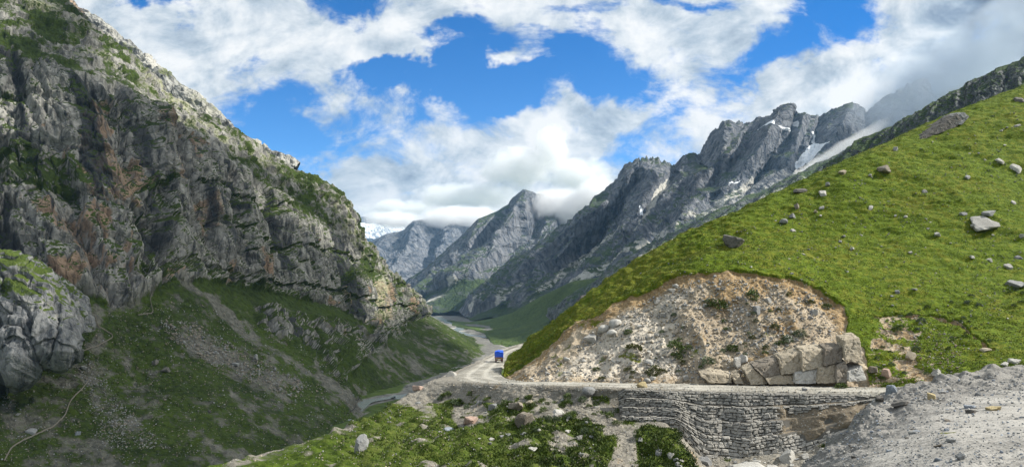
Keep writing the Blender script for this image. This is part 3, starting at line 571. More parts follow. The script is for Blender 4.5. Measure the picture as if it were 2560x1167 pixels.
# ================================================================== 4. green hillside with the cut bank
TURF = [(1262,941),(1330,905),(1400,845),(1440,815),(1500,790),(1540,766),(1611,734),(1677,703),(1748,683),(1800,684),(1854,679),(1890,683),(1921,690),(1960,700),(2010,712),(2054,734),(2085,748),(2111,765)]
rows = [('off',1,(-10,45,-30)),
 [(1.2,1262,930,128),(1.3,1278,903,152),(1.4,1330,858,150),(1.45,1385,815,146),(1.5,1450,765,142),(1.6,1600,662,144),(1.74,1740,583,147),(1.9,1900,502,151),(2.0,2000,455,154),(2.1,2100,408,157),(2.2,2200,365,161),(2.3,2300,318,166),(2.4,2400,275,170),(2.5,2500,237,174),(2.6,2600,198,178),(2.8,2800,110,188),(3.0,3000,30,198)],
 [(1.2,1262,936,122),(1.3,1302,904,130),(1.4,1370,848,128),(1.5,1480,776,122),(1.6,1605,699,124),(1.74,1745,640,125),(1.85,1862,612,126),(1.9,1910,603,127),(2.0,2005,590,128),(2.1,2105,588,127),(2.2,2200,580,128),(2.4,2400,550,130),(2.6,2600,530,133),(3.0,3000,480,138)],
 [(1.2,1262,941,117),(1.3,1330,905,116),(1.4,1400,845,116),(1.5,1500,790,114),(1.6,1611,734,113),(1.68,1677,703,112),(1.75,1748,683,111),(1.85,1854,679,110),(1.92,1921,690,109.5),(2.01,2010,712,109),(2.05,2054,734,108),(2.11,2111,765,106),(2.2,2205,785,105),(2.4,2400,800,103),(2.6,2600,800,101),(3.0,3000,790,96)],
 [(1.2,1262,946,113.5),(1.3,1300,953,101),(1.5,1500,956,97),(1.8,1800,961,94.5),(2.0,2000,964,92),(2.2,2200,968,89),(2.35,2350,962,86),(2.6,2600,940,80),(3.0,3000,920,70)],
 ('off',4,(-.3,-2.5,-.8))]
q = loft(rows, 1000, [12, 190, 170, 230, 6], lin=False)
P = q.P; x, y, z = XYZ(P); rp = q.rp
def hill_soil(PX, PY, x, y, z):
    PXw = PX+15*fbm(x, y, z, 4, 5, .6, seed=3); PYw = PY+15*fbm(x, y, z, 4, 5, .6, seed=4)
    bank = pmask(PXw, PYw, TURF+[(2118,790),(2108,830),(2135,850),(2165,880),(2175,975),(1262,990),(1225,960)], 2.5)
    right = pmask(PXw, PYw, [(2175,975),(2170,900),(2185,800),(2225,786),(2290,790),(2300,830),(2290,870),(2340,900),(2350,975)], 14)*sstep(fbm(x, y, z, 3.5, 5, .6, seed=5), -.18, .22)
    return bank, right, PXw, PYw
bank, right, PXw, PYw = hill_soil(q.PX, q.PY, x, y, z)
gz = fbm(x, y, z*3.2, 5.0, 4, .55, seed=11)
v, f1, e1 = cells(x, y, z, 1.3, 31); v2, f2, e2 = cells(x, y, z, .55, 32); v4, f4, _ = cells(x, y, z*2.2, 2.2, 33)
grassd = fbm(x, y, z, 22, 4, seed=12)*2.0*sstep(rp, 1, 1.3)*(1-sstep(rp, 2.5, 3))+gz*(.42+.35*sstep(q.PX, 2000, 1800))+.32*fbm(x*.6, y, z*3.5, 7, 4, .6, seed=26, ridge=True)*sstep(rp, 1, 1.2)+np.clip(.5-f4, -.3, .5)*.42+fbm(x, y, z, .9, 3, seed=15)*.14
gul = fbm(x+.35*z*sstep(x, 10, 50)*0+fbm(x, y, z, 6, 3, seed=16)*2.2, y*.25, z*.22, 8.5, 4, .55, seed=17, ridge=True)
soild = -.75+gul*1.15+fbm(x, y, z, 7, 4, seed=18)*.8+(.5-f1)*.32*(v > .45)+(.5-f2)*.2*(v2 > .5)+fbm(x, y, z, .8, 3, seed=19)*.12
sc1 = lmask(PXw, PYw, [(2185,792),(2240,786),(2330,795),(2400,810),(2440,850),(2485,885)], 5)*.6
edge = lmask(PXw, PYw, [(a, b-5) for a, b in TURF[2:]], 9)*.30
d = (grassd+edge)*(1-bank)+soild*bank-sc1-right*.25
P2 = P+q.N*d[..., None]; m, m2 = masks(x.shape)
g = fbm(x, y, z, 9, 4, seed=21); g2 = fbm(x, y, z*2, 2.0, 3, seed=22)
m[..., 1] = 1
m[..., 0] = (1-bank)*(1-right*.95)*(.98-.25*sstep(fbm(x, y, z*2, 7, 5, seed=23), .28, .6))*(1-sstep(sc1, .15, .5)*.9)
patch = sstep(fbm(x, y, z, 4.5, 4, seed=24), .2, .42)*bank*(q.PY > 800)*.62*(rp > 3)
m[..., 0] = np.maximum(m[..., 0], patch*.9)
td = segdist(PXw, PYw, TURF)
m[..., 2] = np.clip(bank*(1-sstep(td+25*fbm(x, y, z, 4, 3, seed=77), 10, 62))*sstep(q.PX, 1330, 1600)*.62+bank*(1-sstep(td, 2, 14))*.7+bank*pmask(PXw, PYw, [(1780,690),(1900,700),(1930,760),(1800,800),(1740,760)], 30)*.45+bank*.62*sstep(fbm(x, y, z, 6, 4, seed=79), .05, .4)+right*.55+pmask(PXw, PYw, [(2060,760),(2120,770),(2110,850),(2080,830)], 14)*.5+sstep(sc1, .1, .4)*.6, 0, 1)
m2[..., 1] = bank*pmask(PXw, PYw, [(1330,955),(1520,800),(1680,710),(1760,700),(1700,800),(1720,960)], 40)*.56+bank*sstep(gul, .1, .6)*.06
m2[..., 2] = np.clip(.5+.8*g+.3*g2-.45*sstep(q.PX, 1900, 1500), 0, 1)
def near_mat(name, px, grass=((.036,.060,.003),(.125,.180,.008)), dry=(.15,.135,.018), soil=((.13,.115,.09),(.30,.275,.225)), orange=((.20,.130,.065),(.36,.265,.145)), pale=(.46,.44,.39), gmix=.22, bump=.8):
    m, N, b = new_mat(name)
    pos = N.add('ShaderNodeNewGeometry').outputs['Position']
    at = N.add('ShaderNodeAttribute', attribute_name='mask'); a2 = N.add('ShaderNodeAttribute', attribute_name='mask2')
    s1 = N.add('ShaderNodeSeparateColor'); N.put(s1.inputs[0], at.outputs['Color']); s2 = N.add('ShaderNodeSeparateColor'); N.put(s2.inputs[0], a2.outputs['Color'])
    big = N.noise(pos, 1/(px*45), 4, .6); mid = N.noise(N.scale(pos, (1, 1, 1.6)), 1/(px*9), 5, .65); fine = N.noise(pos, 1/(px*2.6), 4, .7)
    def thr(x, k, soft=.12):
        t = N.math('ADD', x, N.math('MULTIPLY', N.math('SUBTRACT', mid, .5), k*2)); t = N.math('ADD', t, N.math('MULTIPLY', N.math('SUBTRACT', fine, .5), k*1.4))
        return N.ss(t, .5-soft, .5+soft)
    def two(f, c, lo=.33, hi=.67): return N.mix(N.ss(f, lo, hi), rgb(*c[0]), rgb(*c[1]))
    gr = two(N.math('ADD', N.math('MULTIPLY', mid, .45), N.math('MULTIPLY', fine, .55)), grass)
    gr = N.mix(N.math('MULTIPLY', N.ss(N.math('ADD', mid, N.math('MULTIPLY', s2.outputs[2], -.25)), .34, .56), .55), gr, rgb(*dry))
    sl = two(N.math('ADD', N.math('MULTIPLY', fine, .6), N.math('MULTIPLY', big, .4)), soil)
    sl = N.mix(thr(s1.outputs[2], .28), sl, two(fine, orange)); sl = N.mix(N.math('MULTIPLY', thr(s2.outputs[1], .3), .8), sl, rgb(*pale))
    pb = N.voro(pos, 1/(px*2.4), 'F1', 1.0, 'Color'); sp = N.add('ShaderNodeSeparateColor'); N.put(sp.inputs[0], pb)
    pd = N.voro(pos, 1/(px*2.4), 'F1', 1.0, 'Distance')
    peb = N.math('MULTIPLY', N.ss(pd, .42, .25), N.ss(sp.outputs[0], .62, .70))
    sl = N.mix(N.math('MULTIPLY', peb, .7), sl, two(sp.outputs[1], ((.18,.175,.16),(.50,.49,.45))))
    col = N.mix(thr(s1.outputs[0], gmix), sl, gr)
    N.put(b.inputs['Base Color'], col)
    h = N.math('ADD', N.math('MULTIPLY', mid, .5), N.math('ADD', N.math('MULTIPLY', fine, .4), N.math('MULTIPLY', peb, .3)))
    bp = N.add('ShaderNodeBump'); bp.inputs['Strength'].default_value = bump; bp.inputs['Distance'].default_value = px*3.5
    N.put(bp.inputs['Height'], h); N.put(b.inputs['Normal'], bp.outputs[0])
    return m
mat_hill = near_mat('alpine_turf_and_soil', .13, soil=((.20,.155,.105),(.47,.395,.29)), pale=(.52,.475,.40))
tag(mesh_grid('hillside', P2, m, mat_hill, m2), kind='structure'); register(P2, 'hill')
HILL = (P2, m, q)

# ================================================================== 5. dirt road round the gully
rows = [
 [(.85,1400,848,310),(.9,1332,864,250),(.95,1287,879,214),(1.0,1270,899,181),(1.1,1254,925,140),(1.2,1265,944,113.5),(1.3,1300,953,101),(1.5,1500,956,97),(1.8,1800,961,94.5),(2.0,2000,964,92),(2.2,2200,968,89),(2.35,2350,962,86),(2.5,2500,960,83)],
 [(.85,1360,845,318),(.9,1290,862,256),(.95,1240,877,221),(1.0,1204,899,179),(1.1,1130,941,126),(1.2,1165,956,107),(1.3,1300,962,95),(1.5,1500,968,88.5),(1.75,1750,977,85.5),(2.0,2000,981,83),(2.2,2200,984,80.5),(2.35,2350,988,77),(2.5,2500,990,74)]]
q = loft(rows, 700, [26], lin=False, linv=True); x, y, z = XYZ(q.P)
cr = (q.rp-.5)*2
stv, stf, _ = cells(x, y, z, .45, 61)
rut = np.exp(-((cr-.35)/.12)**2)+np.exp(-((cr+.35)/.12)**2)
P2 = q.P.copy(); P2[..., 2] += .06+fbm(x, y, z, 3, 4, seed=3)*.14-rut*.09+np.clip(.42-stf, 0, .4)*.5*(stv > .72)*(np.abs(cr) > .5)
P2[-1, :, 2] -= .5; P2[0, :, 2] -= .4; P2[-1, :, 1] -= .3
m, m2 = masks(x.shape); m[..., 1] = 1; m2[..., 1] = .40+.25*rut+.4*fbm(x, y, z, 6, 3, seed=5); m[..., 0] = sstep(np.abs(cr), .75, 1.0)*.35*(q.c < 1.2)
tag(mesh_grid('road', P2, m, near_mat('dusty_road', .12, soil=((.17,.16,.135),(.31,.295,.255)), pale=(.42,.40,.35), bump=.6), m2), kind='structure'); register(P2, 'road')

# ================================================================== 6. slope below the road
rows = [
 [(.9,1300,862,253),(1.0,1215,897,180),(1.1,1150,938,128),(1.15,1150,948,116),(1.2,1175,955,109),(1.3,1300,961,97),(1.5,1500,966,90),(1.66,1660,972,88),(1.75,1750,975,87),(2.0,2000,979,85),(2.2,2200,982,82),(2.4,2400,986,76)],
 [(.9,1288,863,256),(1.0,1202,900,179),(1.1,1105,945,124),(1.15,1090,950,117),(1.2,1155,958,106.5),(1.3,1300,963,95),(1.5,1500,969,88),(1.66,1660,975,86),(1.75,1750,978,85),(2.0,2000,982,82.5),(2.2,2200,985,80),(2.4,2400,990,74)],
 [(.9,1270,876,250),(1.0,1188,908,175),(1.1,1040,970,117),(1.15,1028,985,111),(1.2,1120,1008,104),(1.3,1290,1005,91),(1.5,1490,1005,86.5),(1.66,1660,1018,84.5),(1.75,1740,1050,83.5),(2.0,1990,1050,81),(2.2,2180,1010,78.5),(2.4,2400,1020,72)],
 [(.9,1240,892,245),(1.0,1158,932,170),(1.1,940,1046,104),(1.15,920,1045,101),(1.2,1060,1060,92),(1.3,1270,1050,84),(1.5,1480,1050,82),(1.6,1590,1062,80),(1.66,1665,1062,78.5),(1.7,1705,1090,79),(1.75,1740,1122,81),(2.0,1980,1110,79),(2.2,2160,1060,76),(2.4,2400,1060,70)],
 [(.9,1200,1000,240),(1.0,1130,1000,165),(1.1,790,1112,92),(1.15,770,1100,88),(1.2,960,1110,80),(1.3,1250,1110,74),(1.5,1460,1110,74),(1.6,1600,1110,73),(1.66,1680,1100,72),(1.7,1725,1125,75),(1.75,1765,1145,78),(2.0,1960,1140,76),(2.2,2150,1120,72),(2.4,2400,1120,66)],
 [(.9,1150,1300,230),(1.0,1080,1300,155),(1.1,560,1180,78),(1.15,545,1167,75),(1.2,860,1170,70),(1.3,1230,1180,66),(1.5,1440,1180,66),(1.6,1600,1180,67),(1.66,1690,1180,66),(1.7,1730,1185,68),(1.75,1770,1185,72),(2.0,1960,1190,70),(2.2,2150,1200,66),(2.4,2400,1200,60)],
 [(.9,1100,1700,225),(1.0,1000,1900,150),(1.1,250,1280,60),(1.15,200,1260,58),(1.2,600,1330,52),(1.3,1180,1360,48),(1.5,1420,1360,48),(1.6,1600,1360,50),(1.7,1700,1360,50),(2.0,1950,1380,50),(2.2,2150,1400,48),(2.4,2400,1400,44)]]
for r in rows[1:]:                       # the far side of the spur falls away to the river
    pass
q = loft(rows, 820, [6, 70, 90, 110, 110, 30], lin=False); P = q.P.copy(); x, y, z = XYZ(P); rp = q.rp
back = sstep(q.c, 1.15, 1.04)*sstep(rp, 1.2, 2.5)
P[..., 0] -= back*22; P[..., 2] -= back*26; P[..., 1] += back*10
PXw = q.PX+10*fbm(x, y, z, 5, 4, seed=3); PYw = q.PY+10*fbm(x, y, z, 5, 4, seed=4)
emb = sstep(PYw+.02*(PXw-1300), 1026, 985)*(1-sstep(rp, 3, 3.3))
scr = sum(k*pmask(PXw, PYw, pl, 10) for pl, k in (([(1430,985),(1560,1000),(1560,1050),(1600,1060),(1590,1110),(1600,1180),(1520,1180),(1540,1110),(1480,1060),(1420,1020)], 1.), ([(1330,1010),(1440,1010),(1430,1040),(1340,1040)], .7),
   ([(1140,1010),(1220,1010),(1230,1060),(1170,1070),(1120,1050)], .8), ([(1040,1000),(1080,990),(1100,1050),(1060,1060)], .5), ([(1730,1110),(2000,1120),(2180,1040),(2180,1190),(1740,1190)], .9),
   ([(700,1095),(860,1062),(900,1075),(780,1120),(620,1175),(540,1180)], .42), ([(1690,1060),(1730,1090),(1790,1180),(1740,1180),(1700,1100)], .9), ([(1250,1060),(1330,1070),(1310,1100),(1240,1090)], .35), ([(1380,1080),(1430,1085),(1420,1110),(1380,1105)], .3)))
soil = np.clip(np.maximum(emb, scr), 0, 1)
v, f1, _ = cells(x, y, z, 1.1, 41); v2, f2, _ = cells(x, y, z, .45, 42); v3, f3, _ = cells(x, y, z, 2.4, 43)
hum = np.clip(.6-f3, -.3, .6)*1.5+np.clip(.55-f1, -.3, .5)*.45
d = (1-soil)*(hum+fbm(x, y, z, 8, 4, seed=45)*.7+fbm(x, y, z, .7, 3, seed=46)*.12)+soil*(fbm(x, y, z, 4, 5, .6, seed=47)*.45+(.5-f1)*.3*(v > .4)+(.5-f2)*.2*(v2 > .4)+fbm(x*1.0, y, z*.25, 2.2, 3, seed=48, ridge=True)*.22*emb)
wl = pmask(q.PX, q.PY, [(1470,975),(2195,975),(2195,1010),(2140,1060),(2000,1115),(1850,1140),(1750,1132),(1690,1066),(1560,1066),(1540,1045),(1475,1003)], 8)
d = d*sstep(rp, .9, 1.25)*(1-wl)-wl*.5
P2 = P+q.N*d[..., None]; m, m2 = masks(x.shape); m[..., 1] = 1
bare = sstep(fbm(x, y, z, 5, 5, .6, seed=49), .02, .35)*1.35
m[..., 0] = np.clip((1-soil)*(1.0-.55*bare), 0, 1)+soil*sstep(fbm(x, y, z, 3.2, 4, seed=50), .2, .4)*.55*(1-sstep(PYw, 990, 975))
m2[..., 1] = soil*(.25+.4*fbm(x, y, z, 7, 3, seed=51)); m2[..., 2] = .25+.6*sstep(q.PX, 900, 800)
m[..., 2] = sstep(fbm(x, y, z, 5, 3, seed=52), .25, .5)*.5
mat_slope = near_mat('scrubby_slope', .10, grass=((.018,.034,.004),(.075,.115,.010)), soil=((.125,.115,.095),(.27,.25,.21)), dry=(.10,.11,.03))
tag(mesh_grid('slope_below_road', P2, m, mat_slope, m2), kind='structure'); register(P2, 'slope')
SLOPE = (P2, m, q)

# ================================================================== 7. gravel berm and near arm of the road
rows = [
 [(0,1700,1500,24),(1,1985,1190,27),(2,2050,1140,30),(3,2130,1080,34),(4,2185,1015,39),(5,2225,990,43),(6,2300,985,47),(7,2400,965,53),(8,2560,940,58),(9,2750,930,62),(10,3000,930,66)],
 [(0,1780,1300,20),(1,1985,1165,22),(2,2050,1108,24.5),(3,2120,1052,27),(4,2190,992,31),(5,2240,974,34.5),(6,2300,958,38),(7,2400,936,43),(8,2560,914,49),(9,2750,900,54),(10,3000,890,60)],
 [(0,1900,1330,16),(1,2020,1230,17.5),(2,2085,1150,19.5),(3,2160,1085,22),(4,2230,1035,25),(5,2290,1005,28),(6,2350,985,31),(7,2440,968,35),(8,2590,950,40),(9,2800,935,44),(10,3100,925,50)],
 [(0,1990,1400,12.5),(1,2110,1290,14),(2,2190,1190,15.5),(3,2250,1120,18),(4,2320,1070,20.5),(5,2370,1045,22.5),(6,2430,1020,25),(7,2520,1000,28),(8,2660,985,31),(9,2900,975,34),(10,3250,970,38)],
 [(0,2050,1620,9),(1,2200,1430,10),(2,2290,1310,11.5),(3,2360,1210,13),(4,2430,1140,15),(5,2500,1110,16.5),(6,2570,1080,18),(7,2700,1060,20),(8,2850,1045,22),(9,3100,1040,24),(10,3600,1035,27)],
 [(0,1900,2600,3),(1,2200,2400,3.5),(2,2400,2200,4),(3,2600,1900,4.6),(4,2900,1700,5.5),(5,3100,1600,6),(6,3300,1500,7),(7,3600,1450,8),(8,4000,1400,9),(9,4600,1350,10),(10,5600,1300,12)]]
rows.insert(0, ('off', 1, (-5, 5, -9)))
q = loft(rows, 640, [40, 50, 110, 120, 120, 20], lin=False); P = q.P; x, y, z = XYZ(P); rp = q.rp
v, f1, _ = cells(x, y, z, .55, 51); v2, f2, _ = cells(x, y, z, .2, 52); v3, f3, _ = cells(x, y, z, 1.5, 53)
berm = 1-sstep(rp+.25*fbm(x, y, z, 4, 3, seed=54), 2.6, 3.9)
d = fbm(x, y, z, 3.2, 5, .62, seed=55)*(.06+.62*berm)-.25*berm+np.clip(.5-f3, -.1, .5)*.8*berm*(v3 > .3)+np.clip(.5-f1, -.1, .5)*.2*(.2+.8*berm)*(v > .4)+np.clip(.5-f2, 0, .5)*.10*(.3+.7*berm)*(v2 > .5)
P2 = P+q.N*d[..., None]; m, m2 = masks(x.shape); m[..., 1] = 1
m2[..., 1] = (1-berm)*.42+.4*fbm(x, y, z, 3, 4, seed=57)*(1-berm)+.1
m[..., 0] = (sstep(fbm(x, y, z, 1.6, 4, seed=58), .36, .5)*.62)*((q.PX > 2350) & (q.PY > 1010) | (q.PX < 2110))
mat_berm = near_mat('grey_gravel', .035, soil=((.125,.12,.112),(.275,.265,.245)), pale=(.38,.365,.335), grass=((.03,.05,.01),(.07,.10,.02)), bump=.7)
tag(mesh_grid('road_berm', P2, m, mat_berm, m2), kind='structure'); register(P2, 'berm')
# ================================================================== 8. rocks
import bmesh
def rock_mat(name, lo, hi, px=.05):
    m, N, b = new_mat(name, .9)
    pos = N.add('ShaderNodeTexCoord').outputs['Object']; info = N.add('ShaderNodeObjectInfo').outputs['Random']
    wpos = N.add('ShaderNodeNewGeometry').outputs['Position']
    a = N.noise(pos, 2.2, 6, .65); f = N.noise(wpos, 1/px*.5, 4, .7)
    c = N.mix(N.ss(N.math('ADD', N.math('MULTIPLY', a, .5), N.math('MULTIPLY', f, .5)), .38, .62), rgb(*lo), rgb(*hi))
    c = N.mix(N.math('MULTIPLY', N.ss(a, .56, .64), .35), c, rgb(.05, .055, .045))
    hs = N.add('ShaderNodeHueSaturation'); N.put(hs.inputs['Value'], N.math('ADD', N.math('MULTIPLY', info, .35), .82)); N.put(hs.inputs['Color'], c)
    N.put(b.inputs['Base Color'], hs.outputs[0])
    bp = N.add('ShaderNodeBump'); bp.inputs['Strength'].default_value = .7; bp.inputs['Distance'].default_value = px*2
    N.put(bp.inputs['Height'], N.math('ADD', a, f)); N.put(b.inputs['Normal'], bp.outputs[0]); return m
RM = {'pale': rock_mat('pale_granite', (.27,.26,.235), (.46,.45,.42)), 'grey': rock_mat('grey_granite', (.16,.165,.17), (.31,.31,.30)),
      'dark': rock_mat('dark_rock', (.065,.06,.055), (.18,.17,.155)), 'brown': rock_mat('brown_rock', (.13,.11,.085), (.27,.24,.20)),  # dark: low grey-brown base tone
      'tan': rock_mat('tan_rock', (.24,.205,.15), (.41,.36,.28)), 'blue': rock_mat('blue_grey_rock', (.16,.18,.21), (.30,.33,.37)),
      'yellow': rock_mat('yellow_rock', (.30,.24,.12), (.44,.37,.22)), 'pink': rock_mat('pink_rock', (.29,.20,.16), (.42,.32,.27))}
def rock_verts(seed, sub=3, flat=1.0, nplanes=14, rough=.05):
    rs = np.random.RandomState(seed); bm = bmesh.new(); bmesh.ops.create_icosphere(bm, subdivisions=sub, radius=1.0)
    bm.verts.ensure_lookup_table(); D = np.array([v.co[:] for v in bm.verts]); Fc = np.array([[v.index for v in f.verts] for f in bm.faces]); bm.free()
    if nplanes > 20:
        n = rs.normal(size=(nplanes, 3)); n /= np.linalg.norm(n, axis=1)[:, None]; h = rs.uniform(.75, .95, nplanes)
    else:      # a split block: six jittered faces and a few broken corners
        ax = np.concatenate([np.eye(3), -np.eye(3)]); n = np.concatenate([ax+rs.normal(size=(6, 3))*.24, rs.normal(size=(5, 3))]); n /= np.linalg.norm(n, axis=1)[:, None]
        h = np.concatenate([rs.uniform(.45, .75, 6), rs.uniform(.62, .85, 5)])
    dt = D@n.T; r = np.where(dt > .05, h/np.maximum(dt, .05), 9).min(1)
    V = D*r[:, None]; V *= 1+rough*fbm(V[:, 0], V[:, 1], V[:, 2], .6, 3, .6, seed=seed)[:, None]
    V *= np.array([1, rs.uniform(.7, .95), flat*rs.uniform(.6, .8)]); return V, Fc
RV = {}
def rock_me(kind, k, mat):
    key = (kind, k, mat)
    if key not in RV:
        fl = {'blocky': 1.05, 'flat': .5, 'round': .95, 'upright': 1.75}[kind]
        V, Fc = rock_verts(hash_(kind)+k*7, 3, fl, {'round': 40}.get(kind, 11), .05); V = V/ (np.abs(V[:, 0]).max()*2)
        me = bpy.data.meshes.new('rock'); raw_mesh(me, V, Fc, kind == 'round'); me.materials.append(RM[mat]); RV[key] = me
    return RV[key]
def hash_(s): return sum(ord(c)*(i+3) for i, c in enumerate(s)) % 991
LAND = [(1248,888,'the blue lorry'),(1537,812,'the touching boulder pair'),(1686,872,'the double mossy mound'),(1792,755,'the long fallen turf mat'),(1965,845,'the round grey green shrub'),(1930,892,'the boulder on the rock ledge'),
 (2140,880,'the right end of the rock ledge'),(1800,945,'the left foot of the ledge'),(1760,690,'the top of the turf edge'),(2034,777,'the grey wedge in the bank'),(1606,960,'the yellowish block above the wall'),(1468,972,'the rounded boulder on the road edge'),
 (1295,1003,'the round brown boulder'),(1315,1046,'the tall pointed boulder'),(1177,1043,'the reddish block'),(1397,1023,'the smooth pale slab'),(1046,966,'the pinkish shoulder rock'),(2224,975,'the boulder ending the berm'),(2423,1010,'the bluish stone in the gravel'),
 (2478,1016,'the yellow flat stone'),(2330,992,'the ochre stone on the berm'),(2376,1096,'the grey angular gravel stone'),(1965,1134,'the slanting block under the wall'),(1868,1157,'the broad slab under the wall'),(1761,1149,'the block wedged in the gully'),
 (2450,548,'the wide pale slab'),(1835,600,'the dark crest boulder'),(1975,540,'the stones on the bare brow'),(2350,310,'the dark skyline outcrop'),(2263,541,'the round meadow stone'),(2343,582,'the pale meadow block'),(2350,939,'the white boulder behind the berm'),
 (2463,868,'the slab under the turf scarp'),(2534,701,'the layered slab at the right'),(2290,870,'the brown soil patch'),(2204,418,'the white capped dark rock'),(1490,918,'the bush at the bank foot'),(1637,925,'the straggling olive shrub')]
USED = set()
def autolabel(px, py, w, wmax, look, noun, fallback):
    size = 'tiny' if w < wmax*.5 else ('small' if w < wmax*.75 else 'larger')
    for lx, ly, nm in sorted(LAND, key=lambda l: (l[0]-px)**2+((l[1]-py)*1.3)**2)[:7]:
        dx, dy = px-lx, py-ly; r = math.hypot(dx, dy)
        dr = ('right of' if dx > 0 else 'left of') if abs(dx) > 2.4*abs(dy) else (('below' if dy > 0 else 'above') if abs(dy) > 2.4*abs(dx) else (('below' if dy > 0 else 'above')+' and '+('right' if dx > 0 else 'left')+' of'))
        lb = '%s %s %s %s %s %s' % (size, look, noun, 'just' if r < 45 else ('some way' if r < 110 else 'well'), dr, nm)
        if lb not in USED and len(lb.split()) <= 16: USED.add(lb); return lb
    return fallback
def put_rock(name, px, py, w, kind, mat, label, group=None, rot=None, sink=.30, want=None, tilt=0.0, cat=None):
    p, n = surf(px, py+w*.22, want)
    if p is None: return None
    s = w/F*p[1]; o = bpy.data.objects.new(name, rock_me(kind, random.randrange(5), mat)); C.collection.objects.link(o)
    o.scale = (s, s, s); hgt = {'flat': .17, 'upright': .55}.get(kind, .32)
    o.location = Vector(p)+Vector(n)*s*hgt*(1-2*sink)
    if kind == 'flat':
        o.rotation_mode = 'XYZ'; e = (Vector(n)*.8+Vector((0, 0, .4))).to_track_quat('Z', 'X').to_euler(); o.rotation_euler = e; o.rotation_euler.rotate_axis('Z', random.uniform(0, 6))
    else: o.rotation_euler = (random.uniform(-.25, .25), tilt+random.uniform(-.2, .2), random.uniform(0, 6.28) if rot is None else rot)
    tag(o, label, cat or name, group); return o
H, S_, B_, K_, T_ = ('hill',), ('slope', 'road'), ('berm',), ('hill',), ('left', 'buttress')
